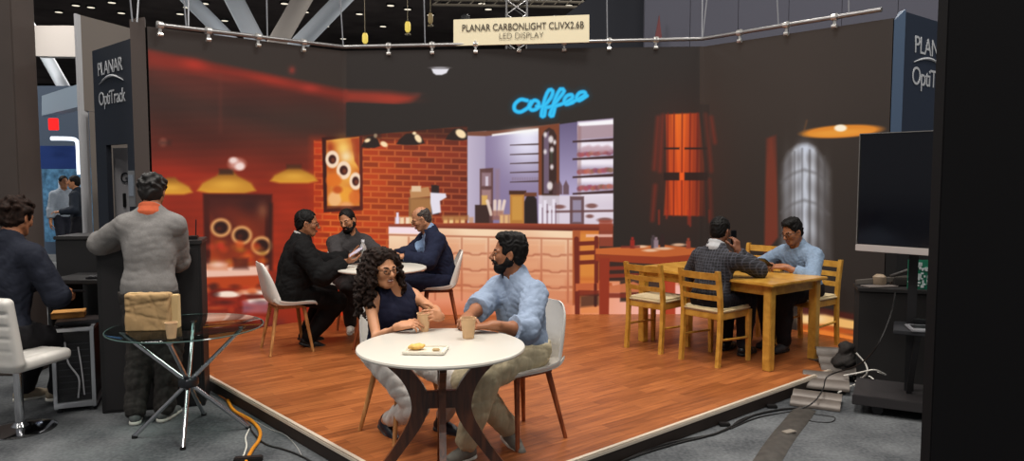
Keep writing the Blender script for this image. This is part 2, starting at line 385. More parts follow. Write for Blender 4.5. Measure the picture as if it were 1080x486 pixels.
def person(P):
    J = skeleton(P); s = J['s']; fem = P.get('fem', False); h = P.get('h', .006); org = np.array([P['pelvis'][0], P['pelvis'][1], P.get('ground', .1)])
    root = thing('person', P['label'], 'person', org, group=P.get('group'))
    pts = np.array([J[k+a] for k in ('sh', 'el', 'wr', 'hip', 'kn', 'an') for a in 'LR']+[J['head'], J['pel'], J['neck']])
    lo, hi = pts.min(0)-.24, pts.max(0)+.24
    lo[2] = max(lo[2], P.get('ground', .1)-.03)
    def part(S, name, m, label=None, parent=None):
        o = obj(name, S.mesh(name, org), m, parent or root)
        if label: o['label'] = label
        return o
    B = SDF(lo, hi, h)
    torso(B, J, 0, fem, P.get('belly', 0)); arms(B, J, 0, fem); legs(B, J, 0); head_sdf(B, J, fem, P.get('fat', 0))
    for k, sg in (('L', 1), ('R', -1)):
        d, pn, curl = J['hd'+k]; hand(B, J['wr'+k], d, pn, curl, sg, s*(.9 if fem else 1.0), thumb=P.get('thumb'+k, .8))
        F = J['ft'+k]; B.cone(J['an'+k], J['an'+k]+F @ V(.02, 0, -.045)*s, .036*s, .034*s, .02); B.cone(J['an'+k]+F @ V(-.03, 0, -.05)*s, J['an'+k]+F @ V(.13, 0, -.06)*s, .032*s, .024*s, .02)
    part(B, 'body', P['skin'])
    c, M, hh = J['head'], J['Mh'], J['hs']
    def W(x, y, z): return c+M @ (V(x, y, z)*hh)
    hl, hi2 = c-.2, c+.2
    # eyes, brows, lips
    if P.get('face', True):
        for sg in (1, -1):
            e = MB(); mt = Matrix([[*M[i], 0] for i in range(3)]+[[0, 0, 0, 1]])
            e.lathe([(0.0001, -.0115), (.006, -.0098), (.0108, -.004), (.0115, 0), (.0108, .004), (.006, .0098), (.0001, .0115)], n=14, cap=False)
            me = e.mesh('eye'); me.transform(Matrix.Rotation(PI/2, 4, 'Y')); me.transform(Matrix.Scale(hh, 4)); me.transform(mt); me.transform(Matrix.Translation(Vector(W(.0768, sg*.032, -.004)-org)))
            eye = obj('eye', me, M_eye, root)
            i = MB(); i.lathe([(.0001, 0), (.0052, -.0006), (.0056, -.003)], n=12, cap=False); me = i.mesh('iris'); me.transform(Matrix.Rotation(PI/2, 4, 'Y')); me.transform(Matrix.Scale(hh, 4)); me.transform(mt)
            me.transform(Matrix.Translation(Vector(W(.0888, sg*.032, -.004)-org))); obj('iris', me, M_iris, eye)
            b = MB(); b.tube([W(x, sg*y, z)-org for x, y, z in ((.0935, .013, .015), (.0905, .026, .0195), (.082, .040, .019), (.070, .051, .013))], [.0028, .0042, .0036, .0016], 8); obj('eyebrow', b, P['hairm'], root)
        l = MB()
        for z, r in ((-.0635, .0052), (-.074, .0062)):
            l.tube([W(x, y, zz)-org for x, y, zz in ((.0855, .0215, z+.003), (.0945, .012, z), (.0985, 0, z-.0005), (.0945, -.012, z), (.0855, -.0215, z+.003))], [.0015, r*.85, r, r*.85, .0015], 8)
        lp = obj('lips', l, P.get('lipm', M_lip), root)
        if P.get('smile'):
            t = MB(); t.tube([W(x, y, z)-org for x, y, z in ((.090, .018, -.0675), (.0985, .008, -.0692), (.0985, -.008, -.0692), (.090, -.018, -.0675))], [.002, .0034, .0034, .002], 8); obj('teeth', t, M_teeth, lp)
    # hair
    hst = P.get('hair', 'short'); hv = min(h, .005)
    if hst:
        Sx = SDF(c-np.array([.3, .3, .46]), c+np.array([.3, .3, .22]), hv) if hst == 'curly' else SDF(hl, hi2, hv)
        E = lambda x, y, z, r, k=.02, mode='add': Sx.ell(W(x, y, z), np.array(r)*hh, M, k, mode)
        if hst in ('short', 'quiff', 'messy', 'bald'):
            t = {'short': .007, 'quiff': .008, 'messy': .014, 'bald': .003}[hst]
            E(-.018, 0, .036, (.098+t, .076+t, .090+t))
            E(-.045, 0, -.03, (.058+t*.7, .064+t*.7, .06), .03)
            if hst == 'quiff': E(.040, 0, .098, (.045, .054, .022), .03); E(-.01, 0, .110, (.08, .06, .018), .03)
            if hst == 'messy':
                rng = np.random.RandomState(int(abs(c[0])*100))
                for i in range(26):
                    a = rng.uniform(0, 6.28); z = rng.uniform(.0, 1); q = math.sqrt(1-z*z); E(-.02+.1*q*math.cos(a), .082*q*math.sin(a), .04+.095*z, (.028, .026, .022), .012)
            E(.112, 0, -.016, (.105, .084, .108), .01, 'sub')               # face
            E(.02, 0, -.11, (.09, .12, .06), .01, 'sub')
            for sg in (1, -1): E(.002, sg*.085, -.022, (.026, .022, .036), .008, 'sub')
            if hst == 'bald': E(.02, 0, .13, (.14, .075, .105), .01, 'sub'); E(.10, 0, .03, (.09, .12, .09), .01, 'sub')
            Sx.noise(.0025 if hst != 'messy' else .005, 160 if hst != 'messy' else 110, 3, 8)
        if hst == 'curly':
            E(-.024, 0, .042, (.108, .090, .098), .03); E(.02, 0, .105, (.055, .06, .026), .03); E(-.075, 0, -.06, (.05, .085, .13), .03)
            rng = np.random.RandomState(5)
            for i in range(130):      # long curly locks hanging from the crown
                a = rng.uniform(-2.5, 2.5); sg = 1 if a > 0 else -1; t0 = rng.uniform(.25, 1)
                p = V(-.02-.09*math.cos(abs(a)-.55)*0+.085*math.cos(a+PI)*.9, .088*math.sin(a), .06+.06*rng.rand())
                if p[0] > .03: p[0] = .03*rng.rand()
                L = rng.uniform(.22, .40); n = 15; ph = rng.uniform(0, 6.28); out = nrm(V(p[0]+.02, p[1], 0)); prev = None
                for j in range(n):
                    u = j/(n-1); sp = .040*math.sin(min(1, u*1.6)*PI*.5)+.035*u; q = p+out*sp-V(0, 0, L*u)+V(.014*math.cos(ph+u*22), .014*math.sin(ph+u*22), 0)+V(-.03*u, 0, 0)
                    if prev is not None: Sx.cone(W(*prev), W(*q), .0095*hh*(1.1-.4*u), .009*hh*(1.1-.4*u), .006)
                    prev = q
            for i in range(90):
                a = rng.uniform(0, 6.28); z = rng.uniform(.0, 1); q = math.sqrt(1-z*z); E(-.03+.1*q*math.cos(a), .092*q*math.sin(a), .04+.095*z, (.016, .016, .013), .008)
            E(.112, 0, -.026, (.094, .068, .112), .010, 'sub'); E(.075, 0, -.20, (.075, .06, .12), .02, 'sub')
            Sx.noise(.004, 140, 4, 9); Sx.noise(.0015, 280, 6, 6)
        part(Sx, 'hair', P['hairm'], P.get('hairlabel'))
    if P.get('beard'):
        Sb = SDF(hl, hi2, min(h, .004)); e = P['beard']
        Sb.ell(W(.056, 0, -.098), np.array([.032, .036, .028])*hh+e, M, .02)
        for sg in (1, -1):
            Sb.cone(W(.0, sg*.056, -.055), W(.052, sg*.024, -.098), .022*hh+e, .02*hh+e, .03)
            Sb.cone(W(.004, sg*.066, .0), W(.0, sg*.058, -.055), .008*hh+e*.6, .018*hh+e*.7, .02)
            Sb.cone(W(.102, sg*.002, -.053), W(.084, sg*.026, -.064), .0062*hh+e*.35, .0058*hh+e*.35, .008)
            Sb.cone(W(.084, sg*.026, -.064), W(.07, sg*.027, -.09), .007*hh+e*.4, .012*hh+e*.5, .01)
            Sb.ell(W(.075, sg*.042, -.028), np.array([.035, .032, .028])*hh, M, .008, 'sub')
        Sb.ell(W(.105, 0, -.069), np.array([.02, .019, .0095])*hh, M, .004, 'sub')
        Sb.noise(.0014, 190, 9, 8); part(Sb, 'beard', P['hairm'])
    if P.get('glasses'):
        g = MB()
        for sg in (1, -1):
            ring = [W(.106, sg*(.033+.0235*math.cos(a)), -.004+.0185*math.sin(a))-org for a in np.linspace(0, 2*PI, 21)]
            g.tube(ring, .0016*hh*P['glasses'], 6); g.tube([W(.104, sg*.056, .002)-org, W(.05, sg*.078, .003)-org, W(-.01, sg*.088, .0)-org], .0014*P['glasses'], 6)
        g.tube([W(.107, .010, .0)-org, W(.110, 0, .004)-org, W(.107, -.010, .0)-org], .0015*P['glasses'], 6); obj('glasses', g, M_frame, root)
    # clothes
    lo2 = lo
    T = P.get('trousers')
    if T:
        S = SDF(lo2, np.array([hi[0], hi[1], J['mid'][2]+.15]), h); e = T.get('e', .013)
        S.ell(J['pel']+V(0, 0, .03)*s, np.array([.108, .160, .11])*s+e, J['Mp'], .05); legs(S, J, e, T.get('len', .98), T.get('e2', e+.006)); S.plane(J['pel']+V(0, 0, T.get('top', .06))*s, (0, 0, 1))
        S.noise(T.get('wr', .0035), 42, 11, fold=True); part(S, 'trousers', T['m'])
    for key in ('shirt', 'jacket'):
        T = P.get(key)
        if not T: continue
        S = SDF(lo2, hi, h); e = T.get('e', .012); torso(S, J, e, fem, P.get('belly', 0)+T.get('bulk', 0))
        if T.get('sleeve', 1) >= 0: arms(S, J, e+.003, fem, T.get('sleeve', .95), e+T.get('cuff', .004))
        hem = T.get('hem', -.02); S.plane(J['pel']+V(0, 0, hem)*s, J['Mp'] @ V(.25, 0, -1))
        if T.get('skirt'):   # cloth lying over the lap
            for k in 'LR': S.cone(J['hip'+k], J['hip'+k]*.68+J['kn'+k]*.32, .088*s+e, .082*s+e, .04)
        u, f = J['Mc'][:, 2], J['Mc'][:, 0]
        if T.get('collar', True):
            S.cone(J['neck']-u*.01, J['neck']+u*T.get('ch', .035)+f*.0, .067*s, .063*s, .02)
        if T.get('sleeve', 1) < 0:
            for k, sg in (('L', 1), ('R', -1)): S.plane(J['neck']+J['Mc'][:, 1]*sg*.118*s, J['Mc'][:, 1]*sg+J['Mc'][:, 2]*.25, .17*s)
            S.cone(J['neck']+f*.05+u*.03, J['neck']+f*.10-u*.0, .058*s, .05*s, .01, 'sub'); S.cone(J['neck']-u*.035, J['neck']+u*.2, .074*s, .095*s, .01, 'sub')
        else:
            for k in 'LR':
                el, wr = J['el'+k], J['wr'+k]; q = T.get('sleeve', .95); S.plane(el+(wr-el)*q, wr-el, .10)
            S.cone(J['neck']+u*.012+f*.03, J['neck']+u*.12+f*.03, .053*s, .075*s, .006, 'sub')
        if T.get('open'):    # open front
            ow = T['open']; S.cone(J['neck']+f*.12+u*.02, J['pel']*.5+J['mid']*.5+f*.16, ow, ow*.25, .01, 'sub')
        S.noise(T.get('wr', .004), T.get('wf', 38), T.get('seed', 1), fold=True); S.noise(T.get('wr', .004)*.28, T.get('wf', 38)*2.1, 5, fold=True)
        part(S, key if 'name' not in T else T['name'], T['m'], T.get('label'))
    T = P.get('collar')
    if T:
        u, f = J['Mc'][:, 2], J['Mc'][:, 0]; S = SDF(J['neck']-.16, J['neck']+.16, min(h, .005)); S.cone(J['neck']+u*.025, J['neck']+u*.06, .090*s, .076*s, .01); S.cone(J['neck']+u*.0, J['neck']+u*.15, .060*s, .068*s, .004, 'sub'); S.plane(J['neck']+u*.066-f*.0, u+f*.35)
        part(S, 'collar', T)
    sm = P.get('shoe')
    if sm:
        for k in 'LR':
            F = J['ft'+k]; a = J['an'+k]; S = SDF(a-.26, a+.26, min(h, .005)); q = lambda x, y, z: a+F @ (V(x, y, z)*s)
            S.cone(q(-.035, 0, -.045), q(.02, 0, -.045), .037*s, .037*s, .02); S.cone(q(.0, 0, -.04), q(.075, 0, -.052), .037*s, .034*s, .02); S.cone(q(.07, .004, -.055), q(.155, 0, -.063), .036*s, .028*s, .02); S.cone(q(0, 0, -.03), q(-.01, 0, .0), .04*s, .041*s, .02)
            S.plane(q(0, 0, -.074), -F[:, 2]); sh = part(S, 'shoe', sm[0])
            S = SDF(a-.26, a+.26, min(h, .005)); S.cone(q(-.035, 0, -.075), q(.06, 0, -.075), .039*s, .038*s, .01); S.cone(q(.06, .004, -.075), q(.155, 0, -.073), .038*s, .031*s, .01); S.plane(q(0, 0, -.066), F[:, 2]); S.plane(q(0, 0, -.088), -F[:, 2])
            part(S, 'sole', sm[1], None, sh)
    return root, J
M_eye = mat('eye_white', (188, 178, 168), .4); M_iris = mat('iris', (30, 18, 12), .2); M_lip = mat('lips', (128, 76, 62), .55); M_teeth = mat('teeth', (235, 228, 215), .3); M_frame = mat('glasses_frame', (25, 18, 15), .3)
# ------------------------------------------------------------------ the picture on the video wall (drawn as colours per picture element of the wall)
SC = 2.0; X0, Y0, X1, Y1 = 155, 8, 948, 372
_w, _h = int((X1-X0)*SC), int((Y1-Y0)*SC)
gx, gy = np.meshgrid(X0+(np.arange(_w)+.5)/SC, Y0+(np.arange(_h)+.5)/SC)
CV = np.zeros((_h, _w, 3), np.float32); ID = np.zeros((_h, _w), np.int16); IDN = {0: 'picture'}
def sel(x0, y0, x1, y1):
    a, b = int(max(0, (x0-X0)*SC)), int(min(_w, (x1-X0)*SC+1)); c, d = int(max(0, (y0-Y0)*SC)), int(min(_h, (y1-Y0)*SC+1))
    return (slice(c, max(c, d)), slice(a, max(a, b)))
def pid(name):
    for k, v in IDN.items():
        if v == name: return k
    k = len(IDN); IDN[k] = name; return k
def paint(sl, dist, col, s=1.0, a=1.0, i=None, add=False):
    """lay colour col where dist<0, edge softness s (px)"""
    m = np.clip(.5-dist/s, 0, 1)*a
    if not isinstance(col, np.ndarray): col = np.array(col, np.float32)
    m3 = m[..., None]
    CV[sl] = np.minimum(255, CV[sl]+m3*col) if add else CV[sl]*(1-m3)+m3*col
    if i is not None: ID[sl][dist < s*.3] = pid(i) if i else 0
def dpoly(x, y, pts):
    pts = np.asarray(pts, float); d = np.full(x.shape, 1e9); s = np.zeros(x.shape, bool)
    for i in range(len(pts)):
        ax, ay = pts[i]; bx, by = pts[(i+1) % len(pts)]; ex, ey = bx-ax, by-ay; px, py = x-ax, y-ay
        t = np.clip((px*ex+py*ey)/max(1e-9, ex*ex+ey*ey), 0, 1); d = np.minimum(d, (px-t*ex)**2+(py-t*ey)**2)
        s ^= ((ay > y) != (by > y)) & (px < (ex*(y-ay)/(by-ay if by != ay else 1e-9)))
    d = np.sqrt(d); return np.where(s, -d, d)
def poly(pts, col, s=1.0, a=1.0, i=None, add=False):
    P = np.asarray(pts, float); sl = sel(P[:, 0].min()-s-2, P[:, 1].min()-s-2, P[:, 0].max()+s+2, P[:, 1].max()+s+2)
    if callable(col): col = col(gx[sl], gy[sl])
    paint(sl, dpoly(gx[sl], gy[sl], P), col, s, a, i, add)
def rect(x0, y0, x1, y1, col, s=1.0, a=1.0, i=None, dy=0): poly([(x0, y0), (x1, y0+dy), (x1, y1+dy), (x0, y1)], col, s, a, i)
def ell(cx, cy, rx, ry, col, s=1.0, a=1.0, i=None, add=False, rot=0):
    m = max(rx, ry)+s*2+2; sl = sel(cx-m, cy-m, cx+m, cy+m); x, y = gx[sl]-cx, gy[sl]-cy
    c, q = math.cos(rot), math.sin(rot); x, y = x*c+y*q, -x*q+y*c
    k = np.sqrt((x/rx)**2+(y/ry)**2); paint(sl, (k-1)*min(rx, ry), np.array(col, np.float32), s, a, i, add)
def glow(cx, cy, rx, ry, col, a=1.0, rot=0):
    m = max(rx, ry)*3; sl = sel(cx-m, cy-m, cx+m, cy+m); x, y = gx[sl]-cx, gy[sl]-cy
    c, q = math.cos(rot), math.sin(rot); x, y = x*c+y*q, -x*q+y*c
    g = (np.exp(-((x/rx)**2+(y/ry)**2))*a)[..., None]; CV[sl] = CV[sl]*(1-g)+g*np.array(col, np.float32)
def stroke(pts, r, col, s=1.0, a=1.0, i=None, add=False):
    P = np.asarray(pts, float); sl = sel(P[:, 0].min()-r-s-2, P[:, 1].min()-r-s-2, P[:, 0].max()+r+s+2, P[:, 1].max()+r+s+2); x, y = gx[sl], gy[sl]; d = np.full(x.shape, 1e9)
    for (ax, ay), (bx, by) in zip(P[:-1], P[1:]):
        ex, ey = bx-ax, by-ay; t = np.clip(((x-ax)*ex+(y-ay)*ey)/max(1e-9, ex*ex+ey*ey), 0, 1); d = np.minimum(d, np.hypot(x-ax-t*ex, y-ay-t*ey))
    paint(sl, d-r, np.array(col, np.float32), s, a, i, add)
def blur(sl, r):
    k = np.exp(-np.linspace(-2, 2, 2*int(r*SC)+1)**2); k /= k.sum(); n = len(k)//2; A = CV[sl]
    for ax in (0, 1):
        pw = [(0, 0)]*3; pw[ax] = (n, n); B = np.pad(A, pw, mode='edge'); o = np.zeros_like(A)
        for j, w in enumerate(k): o += w*(B[j:j+A.shape[0]] if ax == 0 else B[:, j:j+A.shape[1]])
        A = o
    CV[sl] = A
def mottle(x, y, f, seed, ax=1.0):
    rng = np.random.RandomState(seed); o = 0
    for j in range(8):
        t = rng.uniform(0, 6.28); w = f*(.5+1.3*rng.rand()); o = o+np.sin((x*math.cos(t)*ax+y*math.sin(t))*w+rng.rand()*6.28)
    return o/8**.5
def mixc(t, a, b): t = np.clip(t, 0, 1)[..., None]; return np.array(a, np.float32)*(1-t)+np.array(b, np.float32)*t
rp = np.random.RandomState(3)

# --- dark screen everywhere
CV[:] = mixc((gx > 738)*1.0, (34, 28, 25), (50, 40, 34))
sl = sel(155, 8, 365, 372); CV[sl] = mixc((gy[sl]-40)/70, (48, 40, 36), (48, 38, 32))
# --- left panel: out-of-focus red brick wall and ceiling
def left_bg(x, y):
    edge = 54+(x-163)*.205
    d = y-edge
    base = mixc((d-4)/42, (104, 36, 26), (58, 32, 26)); low = mixc((y-.10*(x-163)-112)/66, (0, 0, 0), (1, 1, 1))[..., :1]
    brick = mixc((x-163)/200*.6+(y-190)/200, (132, 32, 14), (172, 46, 15))
    c = base*(1-low)+brick*low
    rows = np.sin((y+.03*x)*6.28/8.2); c = c*(1+.022*rows+.05*mottle(x, y, .12, 4, .4))[..., None].astype(np.float32)
    dk = np.exp(-(((x-325)/62)**2+((y-124)/22)**2)); c = c*(1-dk*.75)[..., None]+np.array((48, 34, 28))*(dk*.75)[..., None]; st = mottle(x-2.2*y, y*1.6, .07, 12, .5); c = c*(1+.10*st)[..., None]
    return c.astype(np.float32)
poly([(155, 52), (366, 95.5), (366, 372), (155, 372)], left_bg, 5)
poly([(155, 54), (366, 97), (400, 100), (366, 106), (260, 84), (155, 70)], (140, 36, 22), 9, .75)
glow(205, 68, 14, 6, (176, 44, 28), .9, .2); glow(285, 84, 24, 4, (160, 42, 26), .8, .2); glow(327, 93, 10, 4, (170, 48, 36), .8, .1); glow(308, 74, 3.5, 4, (140, 48, 38), .9); glow(232, 82, 30, 4, (120, 40, 28), .6, .2)
rect(231, 78, 234, 140, (110, 50, 38), 4, .3)
blur(sel(155, 40, 366, 372), 1.5)
# brick part seen sharper at the right of the left panel, and the centre
def brick(x, y):
    v = (y-.028*(x-380))/6.3; row = np.floor(v); u = (x+((row % 2)*8.5))/17.0
    fv = v-row; fu = u-np.floor(u); mort = np.minimum(np.minimum(fv, 1-fv)*6.3, np.minimum(fu, 1-fu)*17.0)
    t = np.clip((x-330)/165, 0, 1); h = (np.sin(row*12.99+np.floor(u)*78.2)*43758.5) % 1
    b = mixc(t, (186, 54, 12), (120, 40, 20))*(0.8+.35*h)[..., None]; mc = mixc(t, (226, 110, 44), (164, 76, 44))
    k = np.clip(1.25-mort/1.1, 0, .85)[..., None]
    g = np.exp(-(((x-392)/45)**2+((y-205)/60)**2))*.22
    c = b*(1-k)+mc*k; c = c*(1-g[..., None])+np.array((240, 110, 30))*g[..., None]
    dk = np.clip((150-y)/14, 0, .45); return (c*(1-dk)[..., None]).astype(np.float32)
poly([(331, 148), (365, 144), (493, 132), (493, 300), (331, 300)], brick, 1.5, 1, 'brick_wall')
rect(329, 146, 340, 300, (178, 50, 18), 12, .6)
# floor of the picture
def pfloor(x, y): return mixc((y-296)/36, (226, 140, 96), (236, 150, 120))
poly([(404, 296), (640, 296), (748, 292), (748, 340), (404, 340)], pfloor, 2)
def pglow(x, y): return mixc((x-600)/90, (232, 140, 90), (250, 190, 180))
poly([(600, 300), (748, 300), (748, 340), (600, 340)], pglow, 4, .85)
rect(404, 322, 600, 340, (196, 92, 44), 10, .5)
# --- yellow pendant lamps on the left
def lamp(cx, cy, rx, ry, name):
    poly([(cx-rx, cy+ry*.75), (cx-rx*.82, cy+ry*.1), (cx-rx*.35, cy-ry*.55), (cx-rx*.18, cy-ry*1.0), (cx+rx*.2, cy-ry*1.0), (cx+rx*.38, cy-ry*.55), (cx+rx*.84, cy+ry*.1), (cx+rx, cy+ry*.75), (cx+rx*.6, cy+ry), (cx-rx*.6, cy+ry)],
         lambda x, y: mixc((y-cy+ry)/(2*ry), (140, 84, 22), (226, 156, 44)), 3.2, 1, name)
    glow(cx, cy+ry*.2, rx*.6, ry*.5, (232, 170, 60), .8)
lamp(180, 196, 23, 9, 'pendant_lamp'); lamp(239, 192, 31, 12, 'pendant_lamp_'); lamp(310, 184, 25, 9, 'pendant_lamp__')
rect(231, 178, 246, 184, (60, 30, 16), 3, .9, 'pendant_lamp_'); rect(302, 173, 318, 178, (70, 32, 16), 3, .8, 'pendant_lamp__')
ell(250, 173, 8.5, 6, (206, 140, 126), 5, 1, 'light_bulb'); ell(246, 169, 4.5, 3.2, (244, 214, 206), 3); ell(253, 175.5, 5, 4, (248, 220, 212), 3); ell(172, 150, 4, 4, (190, 110, 90), 4, .6)
rect(168, 148, 180, 153, (50, 26, 20), 5, .6)
# --- big coffee picture on the left wall
poly([(214, 204), (287, 205), (285, 284), (216, 284)], (64, 16, 9), 3, 1, 'framed_picture')
poly([(221, 209), (280, 210), (279, 282), (222, 282)], lambda x, y: mixc((y-208)/74+.15*mottle(x, y, .15, 8), (70, 22, 16), (156, 52, 18)), 3)
glow(262, 216, 20, 10, (50, 18, 16), .8); glow(277, 222, 6, 8, (150, 90, 60), .6); glow(240, 225, 18, 9, (110, 34, 18), .7)
for cx, cy in ((233, 240), (255, 248), (276, 259)):
    ell(cx, cy, 11, 10, (214, 150, 92), 3); ell(cx, cy, 7.5, 6.6, (40, 14, 10), 3); glow(cx-2, cy+1, 3, 2.5, (96, 30, 14), .6)
for q in range(26):
    x, y = rp.uniform(220, 280), rp.uniform(254, 284); ell(x, y, rp.uniform(3, 6), rp.uniform(2, 4), (rp.uniform(150, 225), rp.uniform(40, 110), rp.uniform(15, 40)), 4, .6)
rect(284, 214, 288, 286, (36, 12, 8), 3, .6)
# --- counter, stools and reds along the bottom of the left panel
rect(213, 283, 283, 293, (238, 190, 168), 3, 1, 'cafe_table', dy=-3); rect(213, 278, 240, 285, (214, 130, 90), 3, .8); glow(230, 279, 10, 4, (250, 210, 190), .8); rect(246, 272, 262, 284, (70, 24, 18), 4, .7)
rect(213, 293, 283, 305, (186, 66, 22), 3, .9, dy=-2); rect(213, 305, 290, 345, (126, 30, 16), 4, .95)
for x, y, w_ in ((240, 310.5, 13), (269, 308, 16), (273, 318, 15)):
    ell(x, y, w_, 3.6, (250, 226, 208), 2, 1, 'bar_stool'); rect(x-w_*.8, y+3, x+w_*.8, y+14, (150, 38, 20), 3, .8)
for q in range(46):
    x, y = rp.uniform(214, 300), rp.uniform(300, 346); ell(x, y, rp.uniform(3, 9), rp.uniform(1.5, 4), [(196, 60, 30), (70, 16, 12), (214, 96, 44), (44, 14, 14), (170, 40, 30)][q % 5], 3, .55)
glow(228, 341, 14, 6, (226, 110, 40), .7); glow(243, 338, 8, 5, (240, 150, 90), .6); rect(256, 318, 284, 330, (160, 110, 130), 4, .6); rect(270, 336, 300, 348, (150, 60, 60), 6, .5)
poly([(283, 286), (340, 280), (340, 345), (283, 345)], (110, 30, 16), 5, .6); rect(213, 344, 330, 372, (60, 20, 14), 8, .9)
# --- red streak running on to the centre panel
poly([(365, 96), (410, 97), (441, 101), (432, 107), (415, 112), (365, 107)], (150, 44, 26), 8, .85); glow(412, 104, 22, 4, (168, 48, 28), .8, .05); glow(440, 99, 6, 2, (90, 44, 38), .6)
# --- white lamp on the dark part
poly([(455, 72.5), (473.5, 72.5), (471, 77), (466, 79), (460, 79), (457, 77)], (235, 232, 240), 1.5, 1, 'ceiling_lamp'); ell(464, 71.5, 9.5, 1.2, (150, 146, 150), 1.2)
# --- poster with three cups (crosses the corner of the two panels)
poly([(339.5, 145), (382, 141), (382.5, 221), (341.5, 224)], (54, 14, 8), 1.5, 1, 'coffee_poster')
poly([(344, 148), (379, 144), (379.5, 217.5), (345, 220)], lambda x, y: mixc(.5+.5*mottle(x, y, .22, 21), (196, 88, 24), (240, 170, 70)), 1.5)
poly([(370, 146), (379, 145), (379, 178), (374, 170)], (150, 40, 14), 2, .8); glow(362, 156, 9, 10, (255, 214, 110), .9); glow(365, 165, 6, 6, (255, 236, 190), .8); glow(348, 156, 4, 7, (150, 40, 20), .7)
for cx, cy, r, er in ((362.5, 179.5, 7.6, 9.6), (350.5, 168, 7.2, 9.2), (375, 191, 6.4, 9.2)):
    ell(cx, cy, r, er, (250, 220, 190), 1.6); ell(cx, cy, r*.56, er*.52, (60, 22, 16), 1.5); ell(cx+.8, cy+1, 2, 2.4, (110, 50, 28), 1.5)
for cx, cy, rx, ry, c in ((352, 190, 8, 7, (226, 112, 30)), (353, 210, 7, 8, (248, 190, 130)), (366, 205, 7, 8, (240, 160, 50)), (374, 208, 6, 7, (220, 110, 40)), (365, 217, 7, 4, (244, 170, 110)), (356, 200, 5, 4, (190, 70, 20))): ell(cx, cy, rx, ry, c, 3, .85)
poly([(379.5, 143), (382, 142.5), (382.5, 221), (379.8, 221)], (90, 26, 12), 1.2); rect(343, 217, 382, 222, (80, 22, 10), 1.6, .7)
# --- black lamps over the brick wall
poly([(365.2, 108), (420, 110), (648, 100), (648, 125.5), (590, 130), (513, 139), (490, 133), (365.2, 144)], (34, 28, 25), 1.5)
for cx, cy, r in ((391, 150, 10), (433, 147, 15), (483, 142, 13)):
    poly([(cx-r, cy+5), (cx-r*.8, cy), (cx-r*.3, cy-6), (cx+r*.3, cy-7), (cx+r*.8, cy-2), (cx+r, cy+4), (cx+r*.4, cy+6), (cx-r*.4, cy+6)], (34, 20, 16), 1.6, 1, 'black_lamp')
for cx, cy, rx, ry, rot in ((387.5, 148, 3.2, 2, -.4), (405, 152, 4, 2.6, .5), (396, 143, 2, 2.2, 0), (441, 146, 3, 5, -.6), (437, 140.5, 2, 1.6, 0), (486, 141, 6, 4, .6)): ell(cx, cy, rx, ry, (255, 226, 180), 1.6, 1, 'light_bulb_', rot=rot)
rect(383, 138, 402, 146, (40, 24, 20), 3, .5)
# --- bright serving area
poly([(493, 140), (513, 138), (513, 236), (493, 236)], lambda x, y: mixc((x-493)/20, (196, 184, 206), (172, 160, 186)), 1.2, 1, 'wall_niche')
poly([(512, 142), (572, 134), (572, 236), (512, 236)], lambda x, y: mixc(np.exp(-(((x-556)/26)**2+((y-146)/34)**2))*1.0, (136, 120, 156), (236, 232, 250)), 1.4, 1, 'wall_niche')
poly([(493, 139), (525, 137.5), (590, 130), (590, 134), (512, 143.5), (493, 143)], (120, 70, 50), 1.5)
poly([(519, 141.5), (570, 135), (570, 138), (519, 143.5)], (255, 250, 250), 1.6); glow(556, 139, 16, 4, (255, 255, 255), .7)
for y in (152.5, 162.5, 172, 181.5, 191.5): poly([(538, y), (572, y-1.6), (572, y+.3), (538, y+1)], (70, 50, 52), 1.0, .9, 'shelf')
for q in range(12): rect(540+q*2.6, 187, 541.5+q*2.6, 190, (120, 90, 96), 1.5, .35)
poly([(506, 178), (520, 177), (520, 236), (506, 236)], (88, 50, 44), 1.3, .85, 'shelf_unit'); rect(508, 182, 518, 196, (160, 130, 140), 2, .8); rect(508, 200, 518, 215, (178, 140, 140), 2, .8); rect(512, 186, 515, 196, (230, 220, 236), 1.5, .8); rect(522, 178, 527, 216, (150, 120, 134), 3, .6)
# mirror with a wooden arch
poly([(568, 134), (590, 130.5), (590, 206), (568, 206)], (124, 62, 34), 1.4, 1, 'arched_mirror'); poly([(571.5, 206), (571.5, 144), (574, 138), (579, 134.5), (584, 137), (587, 143), (587, 206)], (54, 30, 26), 1.4); poly([(573.5, 204), (573.5, 146), (576, 140), (579, 138), (579, 204)], (110, 90, 110), 1.4)
for x, y, r in ((581, 147, 2.6), (582, 158, 2), (582, 176, 1.8), (580, 196, 3), (575, 142, 1.8), (585, 150, 1.6), (575, 160, 1.6)): ell(x, y, r, r*1.5, (245, 235, 235), 2, .9)
rect(580, 160, 583, 172, (60, 80, 60), 2, .5)
poly([(590, 131), (612, 128), (612, 236), (590, 236)], lambda x, y: mixc((y-130)/70, (104, 92, 128), (176, 164, 200)), 1.2, 1, 'wall_niche_')
# lit pastry shelves
poly([(609, 128), (647, 124.5), (647, 236), (609, 236)], lambda x, y: mixc(.5+.5*np.sin((y-148)/9.2*3.14), (168, 150, 176), (248, 240, 250)), 1.3, 1, 'pastry_shelves'); poly([(609, 132), (647, 129), (647, 144), (609, 147)], (176, 150, 160), 1.5)
poly([(611, 129.5), (647, 126), (647, 131), (611, 133)], (255, 252, 255), 1.6); rect(609, 133, 613, 236, (150, 110, 110), 2, .5)
for y in (148.5, 167, 186, 203.5): poly([(604, y), (647, y-3), (647, y+.2), (604, y+1.8)], (62, 36, 38), 1.2)
for y0 in (166, 184.5, 202):
    for q in range(15):
        x = 611+q*2.4; ell(x, y0-2.6-rp.uniform(0, 1.5)-(x-611)*.06, 2.6, 2.4, (rp.uniform(120, 190), rp.uniform(72, 110), rp.uniform(74, 104)), 1.8, .85)
for q in range(10): ell(615+q*3.2, 158-(q % 3), 3, 3, (196, 160, 170), 3, .7)
